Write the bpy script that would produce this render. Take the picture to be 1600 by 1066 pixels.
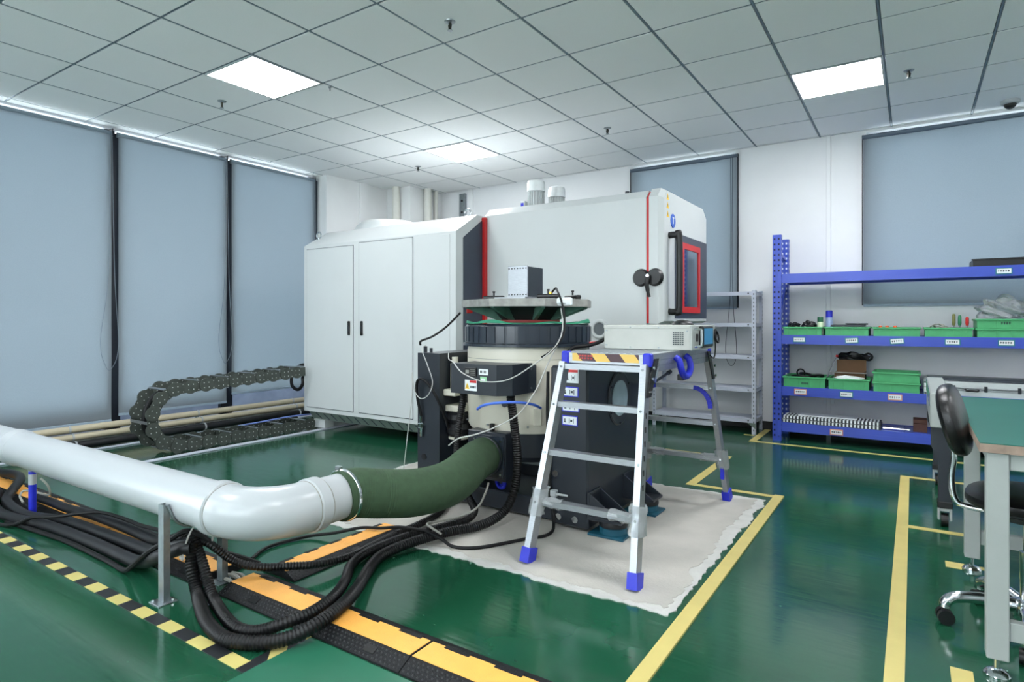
import bpy, math, random
from mathutils import Vector, Matrix
R = math.radians
random.seed(7)
for o in list(bpy.data.objects):
    bpy.data.objects.remove(o, do_unlink=True)
S = bpy.context.scene
C = S.collection

# ------------------------------------------------------------------ camera
cam = bpy.data.cameras.new('camera')
cam.sensor_width = 36.0
cam.lens = 948.0 / 1600.0 * 36.0
cam.shift_y = -32.0 / 1600.0
cam.clip_start = 0.05
co = bpy.data.objects.new('camera', cam)
C.objects.link(co)
co.location = (0, 0, 1.13)
co.rotation_euler = (R(90), 0, R(33.47))
S.camera = co

# ------------------------------------------------------------------ world: overcast daylight outside the blinds
W = bpy.data.worlds.new('world')
S.world = W
W.use_nodes = True
bg = W.node_tree.nodes['Background']
bg.inputs[0].default_value = (0.975, 0.985, 1.0, 1)
bg.inputs[1].default_value = 4.6
PANEL_STRENGTH = 14.0

# ------------------------------------------------------------------ colour management
vs = S.view_settings
vs.view_transform = 'Standard'
try:
    vs.look = 'None'
except Exception:
    pass
vs.gamma = 1.0
vs.use_curve_mapping = False
vs.exposure = 1.50

# ------------------------------------------------------------------ materials
def lin(c):
    return tuple(((v / 255.0) / 12.92 if v / 255.0 <= 0.04045 else ((v / 255.0 + 0.055) / 1.055) ** 2.4) for v in c)

MATS = {}
def mat(name, rgb, rough=0.5, metal=0.0, var=0.06, scale=18.0, bump=0.0, bscale=120.0, spec=0.5, coat=0.0, trans=0.0, stretch=None):
    if name in MATS:
        return MATS[name]
    m = bpy.data.materials.new(name)
    m.use_nodes = True
    nt = m.node_tree
    b = nt.nodes['Principled BSDF']
    tc = nt.nodes.new('ShaderNodeTexCoord')
    src = tc.outputs['Object']
    if stretch:
        mp = nt.nodes.new('ShaderNodeMapping')
        mp.inputs['Scale'].default_value = stretch
        nt.links.new(src, mp.inputs['Vector'])
        src = mp.outputs['Vector']
    nz = nt.nodes.new('ShaderNodeTexNoise')
    nz.inputs['Scale'].default_value = scale
    nz.inputs['Detail'].default_value = 4
    nt.links.new(src, nz.inputs['Vector'])
    cr = nt.nodes.new('ShaderNodeValToRGB')
    l = lin(rgb)
    cr.color_ramp.elements[0].position = 0.3
    cr.color_ramp.elements[1].position = 0.7
    cr.color_ramp.elements[0].color = (*[max(0, v * (1 - var)) for v in l], 1)
    cr.color_ramp.elements[1].color = (*[min(1, v * (1 + var)) for v in l], 1)
    nt.links.new(nz.outputs['Fac'], cr.inputs['Fac'])
    nt.links.new(cr.outputs['Color'], b.inputs['Base Color'])
    b.inputs['Roughness'].default_value = rough
    b.inputs['Metallic'].default_value = metal
    b.inputs['Specular IOR Level'].default_value = spec
    b.inputs['Coat Weight'].default_value = coat
    b.inputs['Coat Roughness'].default_value = 0.08
    b.inputs['Transmission Weight'].default_value = trans
    if bump:
        n2 = nt.nodes.new('ShaderNodeTexNoise')
        n2.inputs['Scale'].default_value = bscale
        n2.inputs['Detail'].default_value = 3
        nt.links.new(src, n2.inputs['Vector'])
        bp = nt.nodes.new('ShaderNodeBump')
        bp.inputs['Strength'].default_value = bump
        bp.inputs['Distance'].default_value = 0.01
        nt.links.new(n2.outputs['Fac'], bp.inputs['Height'])
        nt.links.new(bp.outputs['Normal'], b.inputs['Normal'])
    MATS[name] = m
    return m

def emis(name, rgb, strength):
    m = bpy.data.materials.new(name)
    m.use_nodes = True
    b = m.node_tree.nodes['Principled BSDF']
    b.inputs['Base Color'].default_value = (*lin(rgb), 1)
    b.inputs['Emission Color'].default_value = (*lin(rgb), 1)
    b.inputs['Emission Strength'].default_value = strength
    return m

def floor_material():
    m = bpy.data.materials.new('green epoxy floor')
    m.use_nodes = True
    nt = m.node_tree
    b = nt.nodes['Principled BSDF']
    tc = nt.nodes.new('ShaderNodeTexCoord')
    n1 = nt.nodes.new('ShaderNodeTexNoise'); n1.inputs['Scale'].default_value = 1.1; n1.inputs['Detail'].default_value = 6
    nt.links.new(tc.outputs['Object'], n1.inputs['Vector'])
    cr = nt.nodes.new('ShaderNodeValToRGB')
    cr.color_ramp.elements[0].position = 0.32; cr.color_ramp.elements[1].position = 0.70
    cr.color_ramp.elements[0].color = (*lin((20, 68, 46)), 1)
    cr.color_ramp.elements[1].color = (*lin((30, 86, 62)), 1)
    nt.links.new(n1.outputs['Fac'], cr.inputs['Fac'])
    # sparse pale specks of worn paint
    n2 = nt.nodes.new('ShaderNodeTexNoise'); n2.inputs['Scale'].default_value = 26; n2.inputs['Detail'].default_value = 2
    nt.links.new(tc.outputs['Object'], n2.inputs['Vector'])
    c2 = nt.nodes.new('ShaderNodeValToRGB')
    c2.color_ramp.elements[0].position = 0.77; c2.color_ramp.elements[1].position = 0.80
    nt.links.new(n2.outputs['Fac'], c2.inputs['Fac'])
    # fine scuffs
    mp = nt.nodes.new('ShaderNodeMapping'); mp.inputs['Scale'].default_value = (3, 60, 1); mp.inputs['Rotation'].default_value = (0, 0, 0.7)
    nt.links.new(tc.outputs['Object'], mp.inputs['Vector'])
    n3 = nt.nodes.new('ShaderNodeTexNoise'); n3.inputs['Scale'].default_value = 1.5; n3.inputs['Detail'].default_value = 5
    nt.links.new(mp.outputs['Vector'], n3.inputs['Vector'])
    mx = nt.nodes.new('ShaderNodeMix'); mx.data_type = 'RGBA'
    nt.links.new(c2.outputs['Color'], mx.inputs[0])
    nt.links.new(cr.outputs['Color'], mx.inputs[6])
    mx.inputs[7].default_value = (*lin((120, 160, 140)), 1)
    nt.links.new(mx.outputs[2], b.inputs['Base Color'])
    mr = nt.nodes.new('ShaderNodeMapRange')
    mr.inputs['From Min'].default_value = 0.35; mr.inputs['From Max'].default_value = 0.7
    mr.inputs['To Min'].default_value = 0.09; mr.inputs['To Max'].default_value = 0.20
    nt.links.new(n3.outputs['Fac'], mr.inputs['Value'])
    nt.links.new(mr.outputs['Result'], b.inputs['Roughness'])
    b.inputs['Specular IOR Level'].default_value = 0.6
    n4 = nt.nodes.new('ShaderNodeTexNoise'); n4.inputs['Scale'].default_value = 5.0; n4.inputs['Detail'].default_value = 2
    nt.links.new(tc.outputs['Object'], n4.inputs['Vector'])
    bp = nt.nodes.new('ShaderNodeBump'); bp.inputs['Strength'].default_value = 0.05; bp.inputs['Distance'].default_value = 0.02
    nt.links.new(n4.outputs['Fac'], bp.inputs['Height'])
    nt.links.new(bp.outputs['Normal'], b.inputs['Normal'])
    return m

def stripe_material(name, c0, c1, pitch, axis, diag=0.0, phase=0.0):
    """flat print: alternate bars along one axis (optionally slanted)"""
    m = bpy.data.materials.new(name); m.use_nodes = True
    nt = m.node_tree; b = nt.nodes['Principled BSDF']
    tc = nt.nodes.new('ShaderNodeTexCoord')
    sp = nt.nodes.new('ShaderNodeSeparateXYZ'); nt.links.new(tc.outputs['Object'], sp.inputs[0])
    ax = 'XYZ'.index(axis)
    val = sp.outputs[ax]
    if diag:
        o2 = sp.outputs[2 if ax == 0 else 0]
        ml = nt.nodes.new('ShaderNodeMath'); ml.operation = 'MULTIPLY_ADD'; ml.inputs[1].default_value = diag
        nt.links.new(o2, ml.inputs[0]); nt.links.new(val, ml.inputs[2]); val = ml.outputs[0]
    a = nt.nodes.new('ShaderNodeMath'); a.operation = 'ADD'; a.inputs[1].default_value = 50 + phase; nt.links.new(val, a.inputs[0])
    d = nt.nodes.new('ShaderNodeMath'); d.operation = 'DIVIDE'; d.inputs[1].default_value = pitch; nt.links.new(a.outputs[0], d.inputs[0])
    f = nt.nodes.new('ShaderNodeMath'); f.operation = 'FRACT'; nt.links.new(d.outputs[0], f.inputs[0])
    g = nt.nodes.new('ShaderNodeMath'); g.operation = 'GREATER_THAN'; g.inputs[1].default_value = 0.5; nt.links.new(f.outputs[0], g.inputs[0])
    mx = nt.nodes.new('ShaderNodeMix'); mx.data_type = 'RGBA'
    nt.links.new(g.outputs[0], mx.inputs[0])
    mx.inputs[6].default_value = (*lin(c0), 1); mx.inputs[7].default_value = (*lin(c1), 1)
    nt.links.new(mx.outputs[2], b.inputs['Base Color'])
    b.inputs['Roughness'].default_value = 0.45
    return m

def blind_material():
    m = bpy.data.materials.new('blue-grey blind fabric'); m.use_nodes = True
    nt = m.node_tree; b = nt.nodes['Principled BSDF']
    tc = nt.nodes.new('ShaderNodeTexCoord')
    nz = nt.nodes.new('ShaderNodeTexNoise'); nz.inputs['Scale'].default_value = 160; nz.inputs['Detail'].default_value = 2
    nt.links.new(tc.outputs['Object'], nz.inputs['Vector'])
    cr = nt.nodes.new('ShaderNodeValToRGB')
    cr.color_ramp.elements[0].color = (*lin((153, 162, 168)), 1); cr.color_ramp.elements[1].color = (*lin((162, 171, 177)), 1)
    nt.links.new(nz.outputs['Fac'], cr.inputs['Fac'])
    nt.links.new(cr.outputs['Color'], b.inputs['Base Color'])
    b.inputs['Roughness'].default_value = 0.8
    tr = nt.nodes.new('ShaderNodeBsdfTranslucent'); nt.links.new(cr.outputs['Color'], tr.inputs['Color'])
    mx = nt.nodes.new('ShaderNodeMixShader'); mx.inputs[0].default_value = 0.54
    nt.links.new(b.outputs[0], mx.inputs[1]); nt.links.new(tr.outputs[0], mx.inputs[2])
    nt.links.new(mx.outputs[0], nt.nodes['Material Output'].inputs['Surface'])
    w = nt.nodes.new('ShaderNodeTexNoise'); w.inputs['Scale'].default_value = 1.5
    nt.links.new(tc.outputs['Object'], w.inputs['Vector'])
    bp = nt.nodes.new('ShaderNodeBump'); bp.inputs['Strength'].default_value = 0.12; bp.inputs['Distance'].default_value = 0.05
    nt.links.new(w.outputs['Fac'], bp.inputs['Height']); nt.links.new(bp.outputs['Normal'], b.inputs['Normal'])
    return m

M_floor = floor_material()
M_wall = mat('white wall paint', (226, 228, 229), 0.7, var=0.02, scale=3)
M_wall2 = mat('grey white column paint', (230, 232, 232), 0.7, var=0.02, scale=3)
M_tile = mat('mineral fibre ceiling tile', (238, 240, 240), 0.9, var=0.035, scale=140, bump=0.25, bscale=260)
M_tee = mat('tee with groove shade', (104, 122, 134), 0.5, 0.2)  # pale tees painted grey to take in the shade of their grooves
M_void = mat('dark ceiling void', (60, 68, 74), 0.9)
M_panel = emis('lit diffuser', (251, 252, 255), PANEL_STRENGTH)
M_alu = mat('brushed aluminium', (166, 170, 175), 0.38, 0.85, var=0.08, scale=40, stretch=(1, 1, 6))
M_alud = mat('dull aluminium', (150, 156, 162), 0.4, 0.8, var=0.08, scale=40)
M_chrome = mat('polished chrome', (215, 220, 225), 0.12, 1.0, var=0.03)
M_steel = mat('galvanised steel', (150, 158, 162), 0.38, 0.8, var=0.12, scale=30)
M_frame = mat('dark blue window frame', (22, 28, 40), 0.4, 0.1)
M_black = mat('black plastic', (12, 13, 16), 0.4)
M_rubber = mat('black rubber', (20, 22, 26), 0.5, var=0.15, spec=.45)
M_hose = mat('black corrugated hose', (10, 11, 13), 0.45, var=0.2, scale=8, spec=.35)
M_mach = mat('pale grey machine enamel', (196, 201, 201), 0.38, var=0.02, scale=2, bump=0.02, bscale=400)
M_machedge = mat('seam shadow grey', (70, 78, 84), 0.6)
M_navy = mat('slate blue machine enamel', (48, 58, 74), 0.4, var=0.04)
M_dark = mat('charcoal machine enamel', (36, 42, 50), 0.35, var=0.06, scale=6)
M_dark2 = mat('glossy slate ring enamel', (40, 48, 58), 0.22, var=0.06, scale=5)
M_red = mat('red trim', (196, 30, 32), 0.4)
M_cream = mat('cream enamel', (206, 203, 188), 0.4, var=0.03, scale=4)
M_green = mat('green bin plastic', (70, 164, 106), 0.5, var=0.06)
M_olive = mat('olive fabric duct', (50, 74, 50), 0.85, var=0.14, scale=30, bump=0.2, bscale=300)
M_pvc = mat('white pvc', (176, 181, 184), 0.28, var=0.02, scale=3)
M_orange = mat('orange yellow plastic', (246, 176, 82), 0.5, var=0.06, scale=14, bump=0.12, bscale=200)
M_ramp = mat('black studded rubber', (20, 22, 25), 0.6, var=0.2, scale=60, spec=.3, bump=0.35, bscale=160)
M_yel = mat('yellow floor tape', (200, 184, 112), 0.5, var=0.05, scale=9)
M_conc = mat('pale worn concrete', (176, 173, 166), 0.85, var=0.13, scale=3.2, bump=0.2, bscale=90)
M_concw = mat('chalky white concrete edge', (188, 188, 184), 0.9, var=0.08, scale=14, bump=0.3, bscale=60)
M_blue = mat('blue rack enamel', (54, 78, 182), 0.35, var=0.05, scale=5)
M_bluedk = mat('blue plastic', (30, 42, 190), 0.4)
M_bhole = mat('dark punched hole', (20, 24, 48), 0.8)
M_shelf = mat('pale lilac grey shelf enamel', (190, 196, 210), 0.4, var=0.03)
M_paper = mat('white paper label', (226, 232, 234), 0.6, var=0.03)
M_ink = mat('dark ink', (40, 50, 60), 0.7)
M_teal = mat('teal label frame', (30, 120, 128), 0.5)
M_peach = mat('peach label frame', (214, 150, 120), 0.5)
M_yellow = mat('warning yellow', (240, 196, 40), 0.5)
M_tabletop = mat('green bench mat', (28, 96, 84), 0.45, var=0.05, scale=4)
M_edge = mat('worn wood edge', (150, 130, 116), 0.7, var=0.2, scale=30)
M_bench = mat('light grey bench steel', (162, 168, 165), 0.45, var=0.03)
M_leather = mat('black leatherette', (10, 11, 13), 0.32, var=0.1, scale=30, spec=.4, bump=0.08, bscale=200)
M_blind = blind_material()
M_tan = mat('tan conduit', (196, 186, 160), 0.5, var=0.05)
M_pipe = mat('off white pipe', (216, 216, 208), 0.45, var=0.03)
M_stone = mat('pale sill stone', (210, 208, 206), 0.7, var=0.14, scale=60)
def pane_material():
    m = bpy.data.materials.new('window glass'); m.use_nodes = True
    nt = m.node_tree
    tr = nt.nodes.new('ShaderNodeBsdfTransparent'); tr.inputs['Color'].default_value = (.90, .95, .97, 1)
    gl = nt.nodes.new('ShaderNodeBsdfGlossy'); gl.inputs['Roughness'].default_value = .03
    fr = nt.nodes.new('ShaderNodeFresnel'); fr.inputs['IOR'].default_value = 1.45
    mx = nt.nodes.new('ShaderNodeMixShader')
    nt.links.new(fr.outputs[0], mx.inputs[0]); nt.links.new(tr.outputs[0], mx.inputs[1]); nt.links.new(gl.outputs[0], mx.inputs[2])
    nt.links.new(mx.outputs[0], nt.nodes['Material Output'].inputs['Surface'])
    return m
M_glassp = pane_material()
M_plast = mat('clear plastic film', (225, 230, 232), 0.2, var=0.05, trans=0.75)
M_cloth = mat('green dust cover cloth', (40, 130, 100), 0.8, var=0.15, scale=20)
M_iron = mat('cast magnesium plate', (150, 150, 146), 0.6, 0.35, var=0.2, scale=22)
M_rib = mat('dark green casting', (78, 116, 102), 0.6, 0.1, var=0.2, scale=20)
M_chain = mat('grey steel chain link', (74, 80, 75), 0.5, 0.35, var=0.15, scale=20)
M_skirt = mat('grey green louvre', (112, 126, 120), 0.5)
M_cblue = mat('petrol blue mount', (22, 82, 102), 0.45, var=0.08)
M_brown = mat('brown cardboard', (122, 92, 66), 0.8)
M_screen = emis('display glow', (40, 110, 150), 0.12)
M_matgreen = mat('light green floor sheet', (44, 106, 82), 0.22, var=0.06, scale=3)
M_cable = mat('black cable', (12, 13, 15), 0.55, spec=.3)
M_wire = mat('white wire', (186, 187, 184), 0.5)
M_gwire = mat('grey wire', (150, 150, 142), 0.5)
M_bwire = mat('blue air line', (70, 110, 210), 0.4)
M_hazard = stripe_material('black and yellow hazard print along', (204, 190, 116), (34, 36, 40), 0.20, 'X')
M_hazard2 = stripe_material('black and yellow hazard print across', (204, 190, 116), (34, 36, 40), 0.15, 'Y', diag=1.0)
M_warnstripe = stripe_material('brown and yellow step print', (222, 184, 92), (74, 48, 56), 0.15, 'X', diag=0.8, phase=0.0)

# ------------------------------------------------------------------ mesh builder
def rot_to(d):
    d = Vector(d).normalized()
    return d.to_track_quat('Z', 'Y').to_matrix()

class MB:
    def __init__(s):
        s.v = []; s.f = []
    def add(s, vs, fs):
        n = len(s.v)
        s.v += [tuple(p) for p in vs]
        s.f += [tuple(i + n for i in f) for f in fs]
        return s
    def box(s, a, b, bev=0.0, rz=None, pivot=None):
        x0, y0, z0 = (min(a[i], b[i]) for i in range(3)); x1, y1, z1 = (max(a[i], b[i]) for i in range(3))
        if bev <= 0:
            v = [(x0, y0, z0), (x1, y0, z0), (x1, y1, z0), (x0, y1, z0), (x0, y0, z1), (x1, y0, z1), (x1, y1, z1), (x0, y1, z1)]
            f = [(0, 3, 2, 1), (4, 5, 6, 7), (0, 1, 5, 4), (1, 2, 6, 5), (2, 3, 7, 6), (3, 0, 4, 7)]
        else:
            bev = min(bev, (x1 - x0) * .45, (y1 - y0) * .45, (z1 - z0) * .45)
            lo = (x0, y0, z0); hi = (x1, y1, z1)
            v = []; idx = {}
            for sx in (0, 1):
                for sy in (0, 1):
                    for sz in (0, 1):
                        sg = (sx, sy, sz)
                        for ax in range(3):
                            p = []
                            for k in range(3):
                                e = hi[k] if sg[k] else lo[k]
                                if k != ax:
                                    e += -bev if sg[k] else bev
                                p.append(e)
                            idx[(sx, sy, sz, ax)] = len(v); v.append(tuple(p))
            f = []
            for ax in range(3):
                u, w = (ax + 1) % 3, (ax + 2) % 3
                for sd in (0, 1):
                    q = []
                    for (a_, b_) in ((0, 0), (1, 0), (1, 1), (0, 1)):
                        c = [0, 0, 0]; c[ax] = sd; c[u] = a_; c[w] = b_
                        q.append(idx[(*c, ax)])
                    f.append(tuple(q if sd else q[::-1]))
                # edges along axis ax
                for (a_, b_) in ((0, 0), (1, 0), (1, 1), (0, 1)):
                    c0 = [0, 0, 0]; c0[u] = a_; c0[w] = b_; c1 = list(c0); c1[ax] = 1
                    q = [idx[(*c0, u)], idx[(*c1, u)], idx[(*c1, w)], idx[(*c0, w)]]
                    f.append(tuple(q))
            for sx in (0, 1):
                for sy in (0, 1):
                    for sz in (0, 1):
                        f.append(tuple(idx[(sx, sy, sz, k)] for k in range(3)))
        if rz is not None:
            px, py = (pivot or ((x0 + x1) / 2, (y0 + y1) / 2))[:2]
            c_, s_ = math.cos(rz), math.sin(rz)
            v = [(px + (p[0] - px) * c_ - (p[1] - py) * s_, py + (p[0] - px) * s_ + (p[1] - py) * c_, p[2]) for p in v]
        return s.add(v, f)
    def prism(s, poly, axis, a, b):
        """poly of 2D points in the two other axes (x: y,z / y: x,z / z: x,y)"""
        def P(p, t):
            return {'x': (t, p[0], p[1]), 'y': (p[0], t, p[1]), 'z': (p[0], p[1], t)}[axis]
        n = len(poly)
        v = [P(p, a) for p in poly] + [P(p, b) for p in poly]
        f = [tuple(range(n))[::-1], tuple(range(n, 2 * n))] + [(i, (i + 1) % n, n + (i + 1) % n, n + i) for i in range(n)]
        return s.add(v, f)
    def cyl(s, p0, p1, r0, r1=None, n=20, cap=True):
        r1 = r0 if r1 is None else r1
        p0, p1 = Vector(p0), Vector(p1)
        m = rot_to(p1 - p0)
        v = []
        for p, r in ((p0, r0), (p1, r1)):
            for i in range(n):
                t = 2 * math.pi * i / n
                v.append(p + m @ Vector((r * math.cos(t), r * math.sin(t), 0)))
        f = [(i, (i + 1) % n, n + (i + 1) % n, n + i) for i in range(n)]
        if cap:
            f += [tuple(range(n))[::-1], tuple(range(n, 2 * n))]
        return s.add(v, f)
    def lathe(s, prof, c, axis=(0, 0, 1), n=32):
        """prof: list of (r, h) along axis from centre c"""
        m = rot_to(axis); c = Vector(c); v = []; f = []
        for r, h in prof:
            for i in range(n):
                t = 2 * math.pi * i / n
                v.append(c + m @ Vector((r * math.cos(t), r * math.sin(t), h)))
        k = len(prof)
        for j in range(k - 1):
            for i in range(n):
                f.append((j * n + i, j * n + (i + 1) % n, (j + 1) * n + (i + 1) % n, (j + 1) * n + i))
        f.append(tuple(range(n))[::-1]); f.append(tuple(range((k - 1) * n, k * n)))
        return s.add(v, f)
    def tube(s, pts, r, n=10, corr=0.0, step=None, smooth=True, cap=True):
        P = [Vector(p) for p in pts]
        if smooth and len(P) > 2:
            P = spline(P)
        if step:
            P = resample(P, step)
        k = len(P); v = []; f = []
        up = Vector((0, 0, 1))
        T0 = (P[1] - P[0]).normalized()
        nrm = up.cross(T0)
        if nrm.length < 1e-3: nrm = Vector((1, 0, 0))
        nrm.normalize()
        for i, p in enumerate(P):
            t = (P[min(i + 1, k - 1)] - P[max(i - 1, 0)]).normalized()
            nrm = (nrm - t * nrm.dot(t)).normalized()
            b = t.cross(nrm)
            rr = r[i] if isinstance(r, list) else r
            if corr and i % 2: rr *= (1 - corr)
            for j in range(n):
                a = 2 * math.pi * j / n
                v.append(p + nrm * (rr * math.cos(a)) + b * (rr * math.sin(a)))
        for i in range(k - 1):
            for j in range(n):
                f.append((i * n + j, i * n + (j + 1) % n, (i + 1) * n + (j + 1) % n, (i + 1) * n + j))
        if cap:
            f.append(tuple(range(n))[::-1]); f.append(tuple(range((k - 1) * n, k * n)))
        return s.add(v, f)
    def torus(s, c, axis, Rr, r, n=24, k=8, arc=2 * math.pi):
        m = rot_to(axis); c = Vector(c)
        pts = [c + m @ Vector((Rr * math.cos(arc * i / n), Rr * math.sin(arc * i / n), 0)) for i in range(n + 1)]
        return s.tube(pts, r, k, smooth=False)
    def bar(s, p0, p1, w, h, up=(0, 0, 1)):
        p0, p1 = Vector(p0), Vector(p1)
        t = (p1 - p0).normalized(); u = Vector(up); sd = t.cross(u).normalized(); u = sd.cross(t).normalized()
        v = []
        for p in (p0, p1):
            for a, b in ((-1, -1), (1, -1), (1, 1), (-1, 1)):
                v.append(p + sd * (a * w / 2) + u * (b * h / 2))
        f = [(0, 3, 2, 1), (4, 5, 6, 7), (0, 1, 5, 4), (1, 2, 6, 5), (2, 3, 7, 6), (3, 0, 4, 7)]
        return s.add(v, f)
    def xf(s, M):
        s.v = [tuple(M @ Vector(p)) for p in s.v]; return s

def spline(P, sub=8):
    out = []
    for i in range(len(P) - 1):
        p0 = P[max(i - 1, 0)]; p1 = P[i]; p2 = P[i + 1]; p3 = P[min(i + 2, len(P) - 1)]
        for j in range(sub):
            t = j / sub
            out.append(0.5 * ((2 * p1) + (p2 - p0) * t + (2 * p0 - 5 * p1 + 4 * p2 - p3) * t * t + (3 * p1 - p0 - 3 * p2 + p3) * t ** 3))
    out.append(P[-1])
    return out

def resample(P, step):
    out = [P[0].copy()]; acc = 0.0
    for i in range(len(P) - 1):
        a, b = P[i], P[i + 1]; L = (b - a).length
        if L < 1e-9: continue
        d = step - acc
        while d <= L:
            out.append(a + (b - a) * (d / L)); d += step
        acc = (acc + L) % step
    out.append(P[-1].copy())
    if (out[-1] - out[-2]).length < step * .3: out.pop(-2)
    return out

OFF = {}
def mesh_from(mb, off, name, smooth=True):
    me = bpy.data.meshes.new(name)
    me.from_pydata([(p[0] - off[0], p[1] - off[1], p[2] - off[2]) for p in mb.v], [], mb.f)
    me.validate(); me.update()
    import bmesh
    bm = bmesh.new(); bm.from_mesh(me); bmesh.ops.recalc_face_normals(bm, faces=bm.faces); bm.to_mesh(me); bm.free()
    if smooth:
        for p in me.polygons: p.use_smooth = True
        me.set_sharp_from_angle(angle=R(32))
    return me

def props(o, label=None, cat=None, group=None, kind=None):
    if label: o['label'] = label
    if cat: o['category'] = cat
    if group: o['group'] = group
    if kind: o['kind'] = kind
    return o

def thing(name, label, cat, loc, group=None, kind=None):
    o = bpy.data.objects.new(name, None)
    o.empty_display_size = 0.05
    C.objects.link(o); o.location = loc
    OFF[o.name] = tuple(loc)
    return props(o, label, cat, group, kind)

def part(parent, name, mb, m, label=None, kind=None):
    off = OFF[parent.name]
    me = mesh_from(mb, off, name); me.materials.append(m)
    o = bpy.data.objects.new(name, me); C.objects.link(o); o.parent = parent
    OFF[o.name] = off
    return props(o, label, None, None, kind)

def solo(name, mb, m, label=None, cat=None, group=None, kind=None, origin=None):
    xs = [p[0] for p in mb.v]; ys = [p[1] for p in mb.v]; zs = [p[2] for p in mb.v]
    off = origin or ((min(xs) + max(xs)) / 2, (min(ys) + max(ys)) / 2, min(zs))
    me = mesh_from(mb, off, name); me.materials.append(m)
    o = bpy.data.objects.new(name, me); C.objects.link(o); o.location = off
    OFF[o.name] = tuple(off)
    return props(o, label, cat, group, kind)

def piece(parent, name, me, loc, scale=None, rz=0.0):
    """a further piece that shares mesh data"""
    o = bpy.data.objects.new(name, me); C.objects.link(o); o.parent = parent
    off = OFF[parent.name]
    o.location = (loc[0] - off[0], loc[1] - off[1], loc[2] - off[2])
    if scale: o.scale = scale
    o.rotation_euler.z = rz
    OFF[o.name] = tuple(loc)
    return o

def kids(o): return [c for c in bpy.data.objects if c.parent == o]
def copy_tree(o, loc=None, label=None, parent=None):
    c = o.copy(); C.objects.link(c)
    OFF[c.name] = OFF[o.name]
    if parent: c.parent = parent
    if loc is not None: c.location = loc
    if label: c['label'] = label
    for k in kids(o):
        copy_tree(k, parent=c)
    return c

def shared(name, mb, m):
    me = mesh_from(mb, (0, 0, 0), name); me.materials.append(m); return me

# =================================================================== SETTING
CEIL = 2.95
XL, XR, YB, YF = -6.30, 3.90, 6.72, -3.50

fl = solo('floor', MB().box((XL - .3, YF, -0.12), (XR, YB + .3, 0)), M_floor, 'glossy dark green epoxy floor', None, kind='structure', origin=(0, 0, 0))

# ---- ceiling with separate tiles, tees and lamp panels
ce = solo('ceiling', MB().box((XL - .3, YF, CEIL + .03), (XR, YB + .3, CEIL + .15)), M_void, 'suspended ceiling of square pale tiles', None, kind='structure', origin=(0, 0, CEIL))
gx = [0.6 * (i - .2823) for i in range(-11, 8)]
gy = [0.6 * (j + .1306) for j in range(-6, 13)]
lamp_cells = {(-7, 4), (-1, 8), (-7, 8), (-1, 4), (-1, 0), (-7, 0), (5, 0), (5, 4), (5, 8), (-1, -4), (-7, -4), (5, -4)}
g2 = 0.010
tile_me = shared('ceiling_tile', MB().box((-.5, -.5, -.5), (.5, .5, .5)), M_tile)
for ii in range(-11, 7):
    for jj in range(-6, 12):
        x0, x1 = max(0.6 * (ii - .2823), XL), min(0.6 * (ii + 1 - .2823), XR)
        y0, y1 = max(0.6 * (jj + .1306), YF), min(0.6 * (jj + 1 + .1306), YB)
        if x1 - x0 < .04 or y1 - y0 < .03 or (ii, jj) in lamp_cells: continue
        if jj < 0 and True:
            continue
        piece(ce, 'ceiling_tile', tile_me, ((x0 + x1) / 2, (y0 + y1) / 2, CEIL + .008 + random.uniform(-.001, .001)), (x1 - x0 - 2 * g2, y1 - y0 - 2 * g2, .016))
b = MB()
for jj in range(-6, 0):
    for ii in range(-11, 7):
        if (ii, jj) in lamp_cells: continue
        x0, x1 = max(0.6 * (ii - .2823), XL), min(0.6 * (ii + 1 - .2823), XR)
        y0, y1 = max(0.6 * (jj + .1306), YF), min(0.6 * (jj + 1 + .1306), YB)
        if x1 - x0 < .04 or y1 - y0 < .04: continue
        b.box((x0 + g2, y0 + g2, CEIL), (x1 - g2, y1 - g2, CEIL + .016))
part(ce, 'ceiling_tiles_behind', b, M_tile, kind='stuff')
for x in gx:
    if XL < x < XR: part(ce, 'ceiling_tee', MB().box((x - .006, YF, CEIL + .001), (x + .006, YB, CEIL + .02)), M_tee)
for y in gy:
    if YF < y < YB: part(ce, 'ceiling_tee', MB().box((XL, y - .005, CEIL + .003), (XR, y + .005, CEIL + .02)), M_tee)

lamp_labels = {(-7, 4): 'square lit ceiling panel nearest the left blinds', (-1, 8): 'square lit ceiling panel above the blue rack', (-7, 8): 'square lit ceiling panel above the cabinet and back corner'}
for (ii, jj) in sorted(lamp_cells):
    x0, x1 = 0.6 * (ii - .2823) + .008, 0.6 * (ii + 1 - .2823) - .008
    y0, y1 = 0.6 * (jj + .1306) + .008, 0.6 * (jj + 1 + .1306) - .008
    if y0 < YF or x1 > XR: continue
    t = thing('ceiling_light', lamp_labels.get((ii, jj), 'square lit ceiling panel %s, %s' % ({-7: 'over the blind side', -1: 'over the middle aisle', 5: 'over the right wall side'}[ii], {-4: 'far behind the viewer', 0: 'just above the viewer', 4: 'one row ahead of the viewer', 8: 'in the row of the blue rack'}[jj])), 'ceiling light', ((x0 + x1) / 2, (y0 + y1) / 2, CEIL), 'square ceiling light panels')
    part(t, 'diffuser', MB().box((x0 + .012, y0 + .012, CEIL - .006), (x1 - .012, y1 - .012, CEIL + .004)), M_panel)
    fr = MB()
    fr.box((x0, y0, CEIL - .006), (x1, y0 + .012, CEIL + .014)).box((x0, y1 - .012, CEIL - .006), (x1, y1, CEIL + .014))
    fr.box((x0, y0 + .012, CEIL - .006), (x0 + .012, y1 - .012, CEIL + .014)).box((x1 - .012, y0 + .012, CEIL - .006), (x1, y1 - .012, CEIL + .014))
    part(t, 'lamp_frame', fr, M_pvc)

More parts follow.
